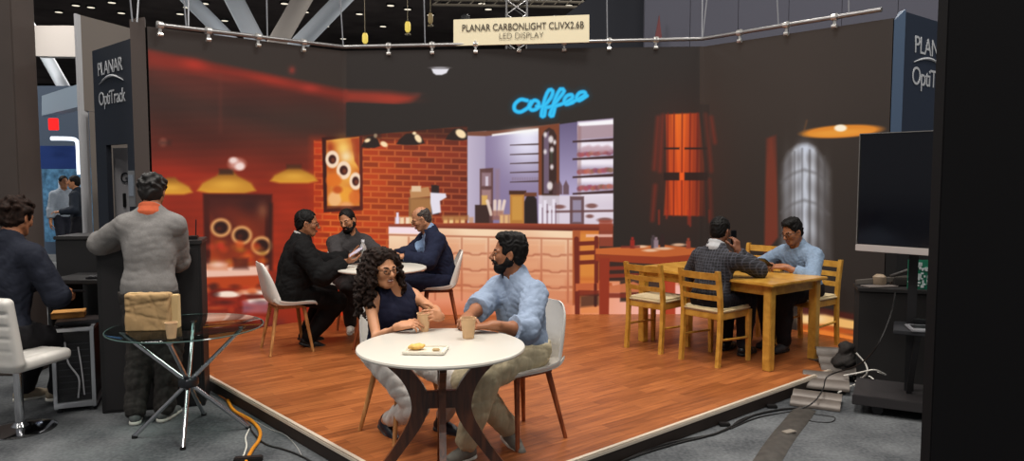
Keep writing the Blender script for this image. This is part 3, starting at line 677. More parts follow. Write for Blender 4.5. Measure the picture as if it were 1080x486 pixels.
rect(568, 206, 647, 238, (226, 214, 226), 2, .9); rect(601, 207, 616, 238, (92, 62, 66), 1.4, .9, 'shelf_unit'); rect(604, 211, 613, 234, (150, 138, 160), 1.6); poly([(575, 222), (647, 221), (647, 223.5), (575, 224.5)], (96, 60, 60), 1.2, .8)
for x, y, rx, ry in ((590, 218, 6, 2.2), (624, 217, 6, 2.5), (638, 232, 8, 2.6), (622, 228, 4, 2)): ell(x, y, rx, ry, (110, 60, 52), 1.6, .8)
for x in (590, 597, 586): poly([(x-3, 205), (x-3, 196), (x, 190), (x+3, 196), (x+3, 205)], (90, 60, 62), 1.5, .8)
# things on the counter
rect(431, 208, 456, 238, (146, 98, 56), 1.4, 1, 'cardboard_box'); rect(433, 210, 455, 224, (176, 122, 70), 2, .7); poly([(432, 200), (452, 197), (455, 207), (433, 209)], (190, 136, 86), 1.4, 1, 'cardboard_box'); rect(434, 196, 444, 202, (230, 196, 160), 1.5)
poly([(455, 195), (463, 196), (463, 226), (455, 226)], (34, 26, 30), 1.5, 1, 'barista_picture'); ell(459, 199, 3.4, 4, (40, 24, 20), 1.2); poly([(454, 203), (470, 204), (471, 208), (464, 212), (465, 224), (456, 226), (454, 214)], (232, 226, 238), 1.5, 1, 'barista_picture')
for x, c in ((419, (226, 210, 220)), (424, (250, 220, 180)), (430, (250, 230, 200)), (434, (236, 190, 140)), (470, (240, 190, 120)), (476, (250, 214, 150)), (482, (230, 170, 100)), (488, (246, 200, 140)), (497, (200, 150, 120))): rect(x-2.4, 229, x+2.4, 237, c, 2, .95, 'counter_jars')
rect(418, 224, 420.5, 237, (236, 226, 246), 1.3)
rect(466, 227, 494, 232, (170, 110, 60), 2, .8)
rect(501, 216, 516, 238, (56, 34, 30), 1.3, 1, 'counter_boxes'); rect(508, 206, 514, 216, (224, 176, 90), 1.6, .9)
for x, l in ((518, -4), (522, 0), (526, 1), (529, 3)): stroke([(x, 226), (x+l, 212)], 1.7, (240, 216, 200), 1.4, .9, 'counter_jars')
rect(519, 222, 531, 232, (150, 92, 76), 2, .7); rect(527, 226, 544, 238, (196, 140, 100), 2, .9, 'counter_jars')
for x in (529, 534, 539, 543): rect(x-1.6, 227, x+1.6, 236, (236, 190, 130), 1.5, .8)
rect(538, 203, 553, 238, (184, 122, 52), 1.4, 1, 'coffee_machine'); rect(540, 207, 551, 232, (214, 158, 70), 2, .7); rect(537, 201, 555, 205, (70, 36, 22), 1.3); poly([(553, 236), (553, 213), (556, 206), (562, 205), (566, 210), (567, 237)], (30, 18, 18), 1.4, 1, 'coffee_machine'); rect(553, 203, 566, 207, (110, 60, 40), 1.4)
for x, h_ in ((570, 22), (575, 26), (580, 20), (584, 27)): rect(x-1.5, 237-h_, x+1.5, 237, (240, 232, 244), 1.6, .9, 'glass_jars'); rect(x+1.5, 237-h_+4, x+2.6, 237, (110, 80, 100), 1.2, .7)
rect(632, 232, 646, 242, (160, 70, 50), 2, .8)
# counter
poly([(410, 236), (500, 235), (646, 236.5), (646, 243), (605, 244.5), (410, 240)], lambda x, y: mixc((y-236)/7, (156, 66, 40), (92, 30, 20)), 1.2, 1, 'counter')
poly([(410, 239.5), (605, 243.5), (605, 322), (410, 298)], lambda x, y: mixc((y-240)/60+.15*np.sin(x/14.), (250, 216, 180), (214, 128, 88)), 1.2, 1, 'counter')
poly([(410, 239), (447, 239.5), (447, 247), (410, 246)], (250, 226, 236), 2, .9)
for q in range(7):
    x = 431+q*28; top = 251+(x-410)*.018; w_ = 26
    rect(x+1, top, x+w_, top+62, (224, 154, 114), 2.5, .4); stroke([(x, top-1), (x, top+64)], .8, (180, 98, 66), 1.6, .75)
    for k, y in enumerate((top+1, top+14, top+31, top+48)):
        if k: rect(x+2, y-9, x+w_-2, y-1, (232, 166, 124), 2.5, .5); stroke([(x+2, y), (x+8, y+.6), (x+11, y+2.6), (x+18, y+2.6), (x+21, y+.8), (x+w_, y+1)], 1.0, (164, 82, 54), 1.8, .6)
        stroke([(x+2, y+3.4), (x+w_, y+4)], .7, (246, 190, 146), 1.6, .5)
stroke([(410, 247.5), (605, 252)], .9, (176, 96, 66), 1.4, .8)
poly([(604, 243), (632, 243), (632, 300), (604, 320)], (206, 112, 44), 1.5, 1, 'counter'); rect(606, 246, 630, 292, (222, 138, 56), 4, .8); poly([(604, 243), (612, 243), (612, 320), (604, 322)], (164, 78, 44), 1.5, .8)
rect(632, 236, 647, 260, (150, 62, 40), 2, .9); rect(618, 247, 646, 250, (244, 196, 180), 1.2, .8)
# dark part right of the serving area
poly([(647, 110), (748, 110), (748, 268), (647, 268)], (34, 28, 25), 1.0, 1, ''); rect(640, 262, 748, 296, (46, 36, 30), 2, .95); rect(654, 296, 700, 318, (40, 28, 22), 2, .9)
# --- orange table and red ladder-back chairs
def ladder(x0, x1, yt, yb, ys, sk, c, c2):
    stroke([(x0, yt), (x0+1, yb)], 2.6, c, 1.2, 1, 'ladder_back_chair'); stroke([(x1, yt-1), (x1, ys+4)], 2.2, c, 1.2, 1, 'ladder_back_chair')
    for y in (yt+5, yt+15, yt+25): stroke([(x0, y), (x1, y+sk)], 2.2, c, 1.2, 1, 'ladder_back_chair')
    poly([(x0-1, ys), (x1+16, ys-1), (x1+18, ys+5), (x0-1, ys+8)], c2, 1.4, 1, 'ladder_back_chair')
rect(612, 296, 632, 331, (228, 130, 60), 3, .6)
ladder(608, 629, 252, 340, 299, -1, (112, 34, 18), (196, 96, 52)); stroke([(628, 300), (628, 322)], 1.6, (96, 26, 14), 1.2)
rect(610, 306, 632, 312, (120, 36, 20), 1.5, .9); poly([(612, 312), (632, 310), (632, 322), (612, 324)], (44, 22, 18), 3, .7)
rect(642, 262, 658, 296, (60, 26, 20), 2, .5)
for y in (272, 283, 291): stroke([(641, y), (672, y-1)], 2.0, (132, 44, 24), 1.2, .95, 'ladder_back_chair')
poly([(641, 302), (668, 297), (676, 300), (676, 308), (641, 309)], (204, 112, 70), 1.4, .95, 'ladder_back_chair'); rect(640, 309, 676, 314, (124, 40, 24), 1.6, .9)
poly([(628, 262), (700, 258), (738, 262), (738, 268), (700, 272), (628, 268)], (200, 100, 44), 1.4, 1, 'orange_table'); poly([(628, 268), (700, 271), (738, 268), (738, 275), (700, 279), (628, 275)], (150, 54, 22), 1.2, 1, 'orange_table')
poly([(632, 272), (643, 272), (642, 340), (632, 340)], (146, 46, 22), 1.2, 1, 'orange_table'); rect(700, 279, 712, 340, (170, 56, 28), 1.2, 1, 'orange_table'); rect(704, 279, 712, 340, (176, 62, 34), 2, .8)
rect(716, 276, 748, 300, (60, 28, 20), 2, .6)
for x, y, h_, c in ((667, 262, 9, (150, 34, 24)), (689, 262, 11, (70, 60, 66)), (698.5, 262, 12, (40, 24, 26)), (692, 262, 9, (150, 130, 140)), (726, 262, 8, (150, 60, 40))): rect(x-2.4, y-h_, x+2.4, y, c, 1.2, 1, 'condiment_set'); rect(x-1.4, y-h_-3, x+1.4, y-h_, c, 1, 1, 'condiment_set')
for x, y, w_ in ((676, 260, 7), (700, 262, 9), (716, 258, 7), (686, 264, 8)): ell(x, y, w_, 1.5, (240, 196, 160), 1.3, .95, 'plates')
rect(655, 259, 675, 261.5, (120, 40, 30), 1.4, .8)
# --- red curtained window over the corner of the centre and right panels
def curt(x, y):
    f = .5+.5*np.sin((x+.04*(y-120)*np.sign(x-717))*1.05)*np.cos(x*.43+1); t = np.exp(-((x-717)/17)**2)
    c = mixc(t*.9+.25*f-.1, (96, 28, 16), (222, 78, 18)); e = np.exp(-((x-716)/8)**2*1.0)*np.clip((190-y)/70, 0, 1)
    return (c*(1-.5*e[..., None])+np.array((255, 140, 30))*.5*e[..., None])
glow(717, 178, 40, 66, (86, 34, 20), .55)
poly([(702, 120.5), (737.5, 119), (743, 176), (744, 228), (700, 227), (703, 180)], curt, 2.0, 1, 'curtained_window')
for x0, x1, y0, y1 in ((694, 690, 124, 178), (699, 696, 122, 180), (744, 750, 121, 180), (691, 688, 196, 232), (748, 750, 190, 230), (750, 754, 124, 150)): stroke([(x0, y0), (x1, y1)], 2.2, (150, 40, 22), 4, .5)
for x in (704.5, 711, 719.5, 728, 735.5): stroke([(x, 119), (x-.5, 228)], .7, (110, 24, 10), 1.2, .75)
for y, h_ in ((156.5, 1.0), (186, 4.2)): rect(700, y-h_, 716.5, y+h_, (36, 16, 12), 1.3, .95); rect(722, y-h_, 746, y+h_, (36, 16, 12), 1.3, .95)
rect(717, 182, 721, 190, (240, 90, 20), 1.5)
for x, l in ((695, 236), (726, 236), (728, 238), (748, 234), (703, 230)): stroke([(x, 222), (x, l)], 1.0, (170, 44, 22), 2, .6)
# --- right panel
sl = sel(738, 8, 948, 372); CV[sl] *= (1-.22*np.clip((gy[sl]-110)/120, 0, 1)-.12*np.clip((gx[sl]-850)/80, 0, 1))[..., None]
poly([(738.2, 10), (748, 10), (748, 372), (738.2, 372)], (56, 46, 40), 8, .35)
poly([(808, 146), (819, 142), (821, 250), (806, 268)], lambda x, y: mixc(np.abs(x-813)/7+(150-y)/60, (126, 46, 26), (84, 36, 26)), 3, .8, 'red_curtain')
def win(x, y):
    v = np.exp(-((x-848)/17.)**2); bar = .5+.5*np.cos((x-848-.05*(y-150)*0)*.63); arc = .5+.5*np.cos((y-150-((x-848)**2)*.03)*.21)
    t = np.clip(v*1.25*(.45+.4*bar+.3*arc)*np.clip(1.15-(y-150)/260, .4, 1), 0, 1); return mixc(t, (60, 53, 50), (196, 198, 206))
poly([(822, 275), (822, 190), (825, 172), (832, 160), (842, 153), (852, 152), (860, 156), (868, 166), (876, 180), (878, 275)], win, 6, .95, 'arched_window')
glow(849, 157, 8, 6, (206, 212, 228), .7); glow(848, 200, 6, 40, (196, 202, 216), .45); glow(830, 195, 4, 30, (150, 150, 156), .4); glow(872, 190, 4, 22, (110, 108, 108), .4)
for x in (838, 846, 854, 863, 870): stroke([(x, 156+abs(x-848)*.4), (x, 272)], .9, (70, 66, 66), 2, .55)
for y in (182, 214): stroke([(824, y+10), (836, y+1), (848, y-3), (862, y+1), (874, y+12)], 1.6, (90, 86, 86), 3, .5)
ell(888, 138.5, 42, 6.6, (222, 132, 34), 2, 1, 'orange_lamp', rot=-.06); ell(884, 140, 30, 3.4, (236, 156, 52), 3, .8, rot=-.06); ell(886.5, 135, 6.5, 3.6, (255, 240, 214), 1.6, 1, 'light_bulb__'); stroke([(848, 138), (851, 127)], .8, (120, 76, 40), 2, .6)
for y0, y1, c in ((324, 331, (70, 24, 16)), (331, 341, (250, 190, 110)), (341, 347, (190, 84, 30)), (347, 358, (240, 130, 50))): poly([(842, y0), (870, y0+1), (906, y0+8), (906, min(364, y1+7)), (842, y1)], c, 3, .95, 'lit_steps')
glow(858, 336, 14, 5, (255, 226, 180), .8); rect(848, 322, 862, 332, (80, 30, 30), 3, .6); rect(806, 296, 822, 318, (236, 210, 200), 4, .8); rect(752, 326, 806, 352, (70, 30, 22), 8, .6)
# --- blue script sign: c o f f e e
NE = (22, 182, 244)
let = [[(556, 106), (549, 105), (543, 110), (543, 116), (549, 118), (558, 113)], [(558, 113), (563, 106), (568, 108), (567, 114), (561, 116), (558, 112), (560, 107)], [(566, 112), (573, 112), (581, 103), (583, 96), (579, 95), (575, 103), (572, 115), (571, 122), (574, 122), (575, 115)],
       [(575, 113), (582, 112), (590, 103), (595, 96), (591, 94), (586, 103), (582, 115), (580, 121), (583, 122), (585, 114)], [(585, 112), (594, 109), (603, 104), (603, 100), (598, 101), (595, 106), (597, 110), (604, 108)], [(602, 108), (609, 105), (617, 100), (616, 97), (611, 98), (608, 103), (611, 106), (619, 101)]]
for l in let: stroke(curve_pts(l, 24), 4.4, (8, 60, 84), 7, .55)
for l in let: stroke(curve_pts(l, 24), 2.2, NE, 1.6, 1, 'neon_sign')
for l in let: stroke(curve_pts(l, 24), .7, (60, 214, 255), 1.6, .7)

# ------------------------------------------------------------------ video wall geometry
LED_S = .10
A_ = np.array(G(365, 332, LED_S)); B_ = np.array(G(738, 331, LED_S)); L_ = A_+V(-1.45, -1.42, 0); R_ = B_+V(1.30, -1.55, 0)
def wall_pt(p, q, t, z): return np.array([p[0]+(q[0]-p[0])*t, p[1]+(q[1]-p[1])*t, z])
def emis(name):
    m = bpy.data.materials.new(name); m.use_nodes = True; nt = m.node_tree; b = nt.nodes['Principled BSDF']
    a = nt.nodes.new('ShaderNodeVertexColor'); a.layer_name = 'led'; nt.links.new(a.outputs['Color'], b.inputs['Emission Color'])
    b.inputs['Base Color'].default_value = (.012, .011, .011, 1); b.inputs['Roughness'].default_value = .7; b.inputs['Specular IOR Level'].default_value = .2
    b.inputs['Emission Strength'].default_value = LEDGAIN; m.cycles.emission_sampling = 'NONE'; return m
LEDGAIN = .93
M_led = emis('led_picture_elements'); M_cab = mat('cabinet_black', (20, 19, 20), .6)
wall = thing('led_video_wall', 'tall black three-panel video wall showing a coffee shop behind the wooden stage', 'video wall', (0, 8.4, LED_S))
lab = {'brick_wall': 'orange brick wall shown on the screen', 'pendant_lamp': 'blurred yellow pendant lamp shown at the left edge', 'pendant_lamp_': 'large blurred yellow pendant lamp on the left screen', 'pendant_lamp__': 'blurred yellow pendant lamp nearest the screen corner',
       'neon_sign': 'blue script lettering reading coffee', 'coffee_poster': 'poster of three coffee cups on the brick wall', 'curtained_window': 'glowing red curtained window', 'orange_lamp': 'flat orange lamp shade at the right edge', 'arched_window': 'pale arched window', 'orange_table': 'orange dining table shown at the screen foot',
       'framed_picture': 'dark blurred picture of three cups', 'counter': 'cream coffee counter with drawers', 'ladder_back_chair': 'red ladder-back chairs at the orange table'}
def panel(nm, p, q, ztp, ztq, nu, nv, label):
    d = nrm(q-p); nn = np.array([d[1], -d[0], 0]);  nn = nn if nn @ (-p) > 0 else -nn; org = np.array([0, 8.4, LED_S])
    bx = MB(); th = -nn*.09; z0 = LED_S
    bx.prism([V(*p[:2], 0)-org, V(*q[:2], 0)-org, V(*q[:2], ztq)-org, V(*p[:2], ztp)-org], th)
    fr = obj('screen_panel', bx, M_cab, wall); fr['label'] = label
    u = np.linspace(0, 1, nu+1); v = np.linspace(0, 1, nv+1); UU, VV = np.meshgrid(u, v)
    zt = ztp+(ztq-ztp)*UU; PX = p[0]+(q[0]-p[0])*UU+nn[0]*.002; PY = p[1]+(q[1]-p[1])*UU+nn[1]*.002; PZ = z0+(zt-z0)*VV
    P3 = np.stack([PX, PY, PZ], -1).reshape(-1, 3); sx, sy = to_px(P3)
    fx = np.clip((sx-X0)*SC-.5, 0, _w-1.001); fy = np.clip((sy-Y0)*SC-.5, 0, _h-1.001); ix, iy = fx.astype(int), fy.astype(int); ax, ay = (fx-ix)[:, None], (fy-iy)[:, None]
    c = (CV[iy, ix]*(1-ax)+CV[iy, ix+1]*ax)*(1-ay)+(CV[iy+1, ix]*(1-ax)+CV[iy+1, ix+1]*ax)*ay
    c = np.clip(c/255, 0, 1); c = np.where(c <= .04045, c/12.92, ((c+.055)/1.055)**2.4)
    ids = ID[iy, ix].reshape(nv+1, nu+1)[:-1, :-1].ravel(); j, i = np.meshgrid(np.arange(nv), np.arange(nu), indexing='ij'); a = (j*(nu+1)+i).ravel()
    quads = np.stack([a, a+1, a+nu+2, a+nu+1], 1)
    for k in np.unique(ids):
        qs = quads[ids == k]
        if k and len(qs) < 30: continue
        us, inv = np.unique(qs.ravel(), return_inverse=True); nm2 = IDN[int(k)]
        me = raw_mesh(nm2, P3[us]-org, inv.reshape(-1, 4), False)
        at = me.color_attributes.new('led', 'FLOAT_COLOR', 'POINT'); at.data.foreach_set('color', np.concatenate([c[us], np.ones((len(us), 1))], 1).astype(np.float32).ravel())
        o = obj(nm2.rstrip('_'), me, M_led, fr)
        if nm2 in lab: o['label'] = lab[nm2]
panel('l', L_, A_, 3.02, 3.04, 300, 420, 'left screen showing a blurred red brick cafe')
panel('c', A_, B_, 3.04, 3.10, 620, 460, 'centre screen showing the coffee counter')
panel('r', B_, R_, 3.10, 3.08, 300, 400, 'right screen, mostly dark')
# ------------------------------------------------------------------ setting
ST = .10                                                    # stage height
def floor_carpet():
    m = bpy.data.materials.new('grey_carpet'); m.use_nodes = True; nt = m.node_tree; b = nt.nodes['Principled BSDF']; L = nt.links.new
    tc = nt.nodes.new('ShaderNodeTexCoord'); n1 = nt.nodes.new('ShaderNodeTexNoise'); n1.inputs['Scale'].default_value = 45; n1.inputs['Detail'].default_value = 6
    n2 = nt.nodes.new('ShaderNodeTexNoise'); n2.inputs['Scale'].default_value = 2.2; n2.inputs['Detail'].default_value = 4
    ad = nt.nodes.new('ShaderNodeMath'); ad.operation = 'MULTIPLY_ADD'; ad.inputs[1].default_value = .55; r = nt.nodes.new('ShaderNodeValToRGB')
    r.color_ramp.elements[0].position = .58; r.color_ramp.elements[1].position = .98; r.color_ramp.elements[0].color = (*lin((62, 64, 67)), 1); r.color_ramp.elements[1].color = (*lin((106, 108, 110)), 1)
    L(tc.outputs['Object'], n1.inputs['Vector']); L(tc.outputs['Object'], n2.inputs['Vector']); L(n1.outputs['Fac'], ad.inputs[0]); L(n2.outputs['Fac'], ad.inputs[2]); L(ad.outputs[0], r.inputs['Fac']); L(r.outputs['Color'], b.inputs['Base Color'])
    b.inputs['Roughness'].default_value = .9; b.inputs['Specular IOR Level'].default_value = .15; return m
def vinyl():
    m = bpy.data.materials.new('stage_vinyl_planks'); m.use_nodes = True; nt = m.node_tree; b = nt.nodes['Principled BSDF']; L = nt.links.new
    tc = nt.nodes.new('ShaderNodeTexCoord'); mp = nt.nodes.new('ShaderNodeMapping'); mp.inputs['Rotation'].default_value = (0, 0, R(-38))
    br = nt.nodes.new('ShaderNodeTexBrick'); br.inputs['Scale'].default_value = 1; br.inputs['Brick Width'].default_value = .46; br.inputs['Row Height'].default_value = .075; br.inputs['Mortar Size'].default_value = .0012; br.offset = .37
    br.inputs['Color1'].default_value = (*lin((146, 82, 42)), 1); br.inputs['Color2'].default_value = (*lin((176, 104, 56)), 1); br.inputs['Mortar'].default_value = (*lin((104, 58, 32)), 1)
    mp2 = nt.nodes.new('ShaderNodeMapping'); mp2.vector_type = 'POINT'; mp2.inputs['Scale'].default_value = (3.2, 42, 1); n = nt.nodes.new('ShaderNodeTexNoise'); n.inputs['Scale'].default_value = 1; n.inputs['Detail'].default_value = 5
    mx = nt.nodes.new('ShaderNodeMix'); mx.data_type = 'RGBA'; mx.blend_type = 'MULTIPLY'; mx.inputs['Factor'].default_value = .8
    r = nt.nodes.new('ShaderNodeValToRGB'); r.color_ramp.elements[0].position = .34; r.color_ramp.elements[1].position = .64; r.color_ramp.elements[0].color = (.52, .48, .45, 1); r.color_ramp.elements[1].color = (1.0, 1.0, 1.0, 1)
    L(tc.outputs['Object'], mp.inputs['Vector']); L(mp.outputs['Vector'], br.inputs['Vector']); L(mp.outputs['Vector'], mp2.inputs['Vector']); L(mp2.outputs['Vector'], n.inputs['Vector']); L(n.outputs['Fac'], r.inputs['Fac'])
    L(br.outputs['Color'], mx.inputs['A']); L(r.outputs['Color'], mx.inputs['B']); L(mx.outputs['Result'], b.inputs['Base Color']); b.inputs['Roughness'].default_value = .38; b.inputs['Specular IOR Level'].default_value = .35; return m
def struct(name, mb, m):
    return tag(obj(name, mb, m), kind='structure')
fl = MB(); fl.add([(-40, -12, 0), (40, -12, 0), (40, 60, 0), (-40, 60, 0)], [[0, 1, 2, 3]]); struct('floor', fl, floor_carpet())

# stage platform
gl0, gl1 = np.array(G(222, 398, ST)), np.array(G(380, 486, ST)); gr0, gr1 = np.array(G(650, 470, ST)), np.array(G(905, 380, ST))
dl = nrm(gl1-gl0); dr = nrm(gr1-gr0)
t_ = np.linalg.solve(np.array([[dl[0], dr[0]], [dl[1], dr[1]]]), (gr0-gl0)[:2]); FRONT = gl0+dl*t_[0]
LB = gl0-dl*1.35; RB = gr1+dr*.72
sr = thing('stage_platform', 'low wooden stage platform with pale metal edge in front of the video wall', 'stage', (0, 6, 0))
so = np.array([0, 6, 0]); out = [FRONT, RB, R_, B_, A_, L_, LB]
dk = MB(); dk.prism([V(p[0], p[1], .012)-so for p in out], (0, 0, ST-.012)); deck = obj('deck', dk, vinyl(), sr)
sk = MB()
for p, q in ((LB, FRONT), (FRONT, RB)):
    n = nrm(np.cross(q-p, V(0, 0, 1))); sk.bar(V(p[0], p[1], .046)+n*.004-so, V(q[0], q[1], .046)+n*.004-so, .012, .086)
obj('skirt', sk, mat('stage_skirt', (38, 28, 23), .6, noise=.2, nscale=8), sr)
for p, q in ((LB, FRONT), (FRONT, RB)):
    n = nrm(np.cross(q-p, V(0, 0, 1))); tr = MB(); tr.bar(V(p[0], p[1], ST+.001)-n*.008-so, V(q[0], q[1], ST+.001)-n*.008-so, .024, .008, bev=.002); tr.bar(V(p[0], p[1], ST-.010)+n*.011-so, V(q[0], q[1], ST-.010)+n*.011-so, .004, .02, bev=.001)
    obj('edge_trim', tr, mat('trim_metal', (218, 204, 186), .35, .25), sr)

# ceiling, far walls, pillars
cl = MB(); cl.add([(-60, 9.5, 9.2), (60, 9.5, 9.2), (60, 62, 9.2), (-60, 62, 9.2)], [[3, 2, 1, 0]]); struct('ceiling', cl, mat('hall_ceiling', (104, 94, 92), .9, noise=.35, nscale=.6))
bw = MB(); bw.box((0, 60, 4.6), (120, .3, 9.2), bev=0); struct('wall_back', bw, mat('hall_wall', (34, 33, 36), .9))
lw = MB(); p = D(47, 0, 5.9); lw.box((-4.0-1.02/2+.02, 6.2, 2.2), (.93, .3, 4.4), bev=.01); struct('wall_left', lw, mat('pillar_brown', (66, 57, 53), .75, noise=.08, nscale=3))
rw = MB(); e0 = D(972, 430, 2.36); rw.box((e0[0]+.75, 2.33, 1.9), (1.5, .06, 3.8), bev=.004); struct('wall_right', rw, mat('panel_black', (12, 11, 13), .8, spec=.15))
M_grey = mat('booth_grey', (112, 104, 98), .8); M_navy = mat('banner_navy', (30, 34, 44), .6); M_ret = mat('return_panel', (88, 78, 74), .7)
# end column and banner at the left end of the video wall
lc = MB(); a = D(143, 200, 6.93); b = L_+V(-.01, -.02, 0); lc.prism([V(a[0], a[1], 0), V(b[0], b[1], 0), V(b[0]-.05, b[1]+.12, 0), V(a[0]-.05, a[1]+.12, 0)], (0, 0, 3.10))
struct('trim_1', lc, M_ret)
ban = thing('banner_panel', 'navy banner panel with white lettering at the left end of the video wall', 'banner', (-3.9, 7.3, 0)); bo = V(-3.9, 7.3, 0)
ba, bb = V(a[0]-.005, a[1]+.02, 0), V(-4.27, 7.63, 0); bd = nrm(bb-ba); bn = nrm(V(bd[1], -bd[0], 0)); bn = bn if bn[1] < 0 else -bn
W_ = np.linalg.norm(bb-ba)
bm_ = MB(); q0 = lambda t, z: ba+bd*t*W_+V(0, 0, z)-bo; ztop = 2.93
door = .60, .93, 1.97       # slot between 60% and 93% of the width
bm_.prism([q0(0, 0), q0(.17, 0), q0(.17, door[2]), q0(.72, door[2]), q0(.72, 0), q0(1, 0), q0(1, ztop), q0(0, ztop)], -bn*.05); obj('panel', bm_, M_navy, ban)
M_wt = mat('white_lettering', (196, 198, 202), .6)
def banner_text(par, org, xd, zl, body, size, off, sp=1.0, o=.0):
    me = place_mesh(text_mesh('lettering', body, size, .0015, sp, o), org+V(0, 0, zl)+off, xd, V(0, 0, 1)); return obj('lettering', me, M_wt, par)
xd = -bd; t0 = ba+bd*W_*.86+bn*.004-bo
banner_text(ban, t0, xd, 2.665, 'PLANAR', .185, V(0, 0, 0), .92); banner_text(ban, t0, xd, 2.37, 'OptiTrack', .19, V(0, 0, 0), .86)
ar = MB(); ar.tube([t0+xd*x+V(0, 0, 2.575+.07*math.sin((x-.02)/.62*PI)*.9) for x in np.linspace(.03, .66, 16)], [.003+.010*math.sin(i/15*PI) for i in range(16)], 6); obj('arc', ar, M_wt, ban)
# white cabinet seen in the slot, with a G mark, and a small framed notice
wc = thing('white_cabinet', 'white cabinet with a dark letter G in the banner slot', 'cabinet', (-3.95, 7.75, 0)); wo = V(-3.95, 7.75, 0)
cb = MB(); c0 = D(119, 160, 7.62); c1 = D(137, 160, 7.55); cb.prism([V(c0[0], c0[1], .02)-wo, V(c1[0], c1[1], .02)-wo, V(c1[0]-.05, c1[1]+.3, .02)-wo, V(c0[0]-.05, c0[1]+.3, .02)-wo], (0, 0, 1.93)); obj('body', cb, mat('cabinet_white', (176, 174, 178), .5), wc)
gx_ = nrm(c1-c0); obj('lettering', place_mesh(text_mesh('lettering', 'G', .15, .001), D(127.5, 192.5, 7.58)-wo+V(0, -.01, 0), V(gx_[0], gx_[1], 0), V(0, 0, 1)), mat('dark_mark', (50, 52, 58), .5), wc)
hb = MB(); hp = D(132, 211, 7.57)-wo; hb.box(hp+V(0, -.012, 0), (.03, .02, .14)); obj('handle', hb, mat('black_plastic', (18, 18, 19), .4), wc)
fn = thing('notice_frame', 'small silver framed notice beside the letter G, above the standing person', 'notice', (0, 0, 0)); f0 = D(134.5, 180, 7.05)
fm = MB(); fc = D(139.5, 199, 6.98); fm.box(fc, (.085, .02, .34), rz=R(-20), bev=.004); obj('frame', fm, mat('silver', (150, 152, 156), .35, .6), fn); fm = MB(); fm.box(fc+V(-.004, -.012, .03), (.062, .006, .2), rz=R(-20), bev=.001); obj('card', fm, mat('notice_card', (120, 128, 140), .6), fn)
# tall grey booth wall behind the banner
gw = MB(); g0 = D(88, 100, 7.95); g1 = D(182, 100, 9.3); gn = V(.0, .15, 0)
gw.prism([V(g0[0], g0[1], 2.36), V(g1[0], g1[1], 2.36), V(g1[0], g1[1], 3.36), V(g0[0], g0[1], 3.36)], gn); gw.prism([V(g0[0]+.05, g0[1], 0), V(g1[0], g1[1], 0), V(g1[0], g1[1], 2.35), V(g0[0]+.05, g0[1], 2.35)], gn); struct('wall_booth', gw, M_grey)
gt = MB(); gt.box((g0[0]-.012, g0[1], 1.69), (.025, .16, 3.34), bev=.004); struct('trim_2', gt, mat('trim_pale', (176, 176, 180), .5))
# right end banner
rb0 = R_+V(.02, -.02, 0); rbd = nrm(V(.78, .62, 0)); rbn = V(rbd[1], -rbd[0], 0)*1.0
cs = MB(); cs.prism([V(R_[0], R_[1], 0)+V(.004, -.01, 0), rb0+V(.09, .02, 0), rb0+V(.09, .14, 0), V(R_[0], R_[1], 0)+V(.05, .1, 0)], (0, 0, 1.3)); struct('trim_4', cs, mat('drape_and_dark_panel', (24, 22, 22), .85)); cs = MB(); cs.prism([V(R_[0], R_[1], 1.3)+V(.004, -.01, 0), rb0+V(.09, .02, 1.3), rb0+V(.09, .14, 1.3), V(R_[0], R_[1], 1.3)+V(.05, .1, 0)], (0, 0, 1.76)); struct('trim_3', cs, mat('trim_lit_blue', (70, 88, 112), .5))  # bluish light is painted into the upper cover; black lower part added for darkness
bn2 = thing('banner_panel', 'navy banner panel with white lettering at the right end, above the monitor', 'banner', (3.8, 7.2, 0)); b2 = V(3.8, 7.2, 0)
bp = MB(); s0 = rb0+V(.09, .03, 0)
bp.prism([s0+V(0, 0, 0)-b2, s0+rbd*1.3-b2, s0+rbd*1.3+V(0, 0, 1.3)-b2, s0+V(0, 0, 1.3)-b2], -rbn*.05); obj('lower_panel', bp, mat('drape_and_dark_panel', (24, 22, 22), .85), bn2); bp = MB()  # black lower panel added so the gap under the monitor stays dark
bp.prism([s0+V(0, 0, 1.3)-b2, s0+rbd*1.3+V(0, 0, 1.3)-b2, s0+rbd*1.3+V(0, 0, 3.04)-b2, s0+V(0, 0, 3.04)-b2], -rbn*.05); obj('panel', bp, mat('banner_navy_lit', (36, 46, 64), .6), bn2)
t1 = s0+rbd*.20+rbn*.004-b2
banner_text(bn2, t1, rbd, 2.70, 'PLANAR', .225, V(0, 0, 0), .95); banner_text(bn2, t1-rbd*.03, rbd, 2.41, 'OptiTrack', .235, V(0, 0, 0), .9)
ar = MB(); ar.tube([t1+rbd*x+V(0, 0, 2.61+.06*math.sin((x-.0)/.66*PI)) for x in np.linspace(.0, .66, 16)], [.003+.010*math.sin(i/15*PI) for i in range(16)], 6); obj('arc', ar, M_wt, bn2)

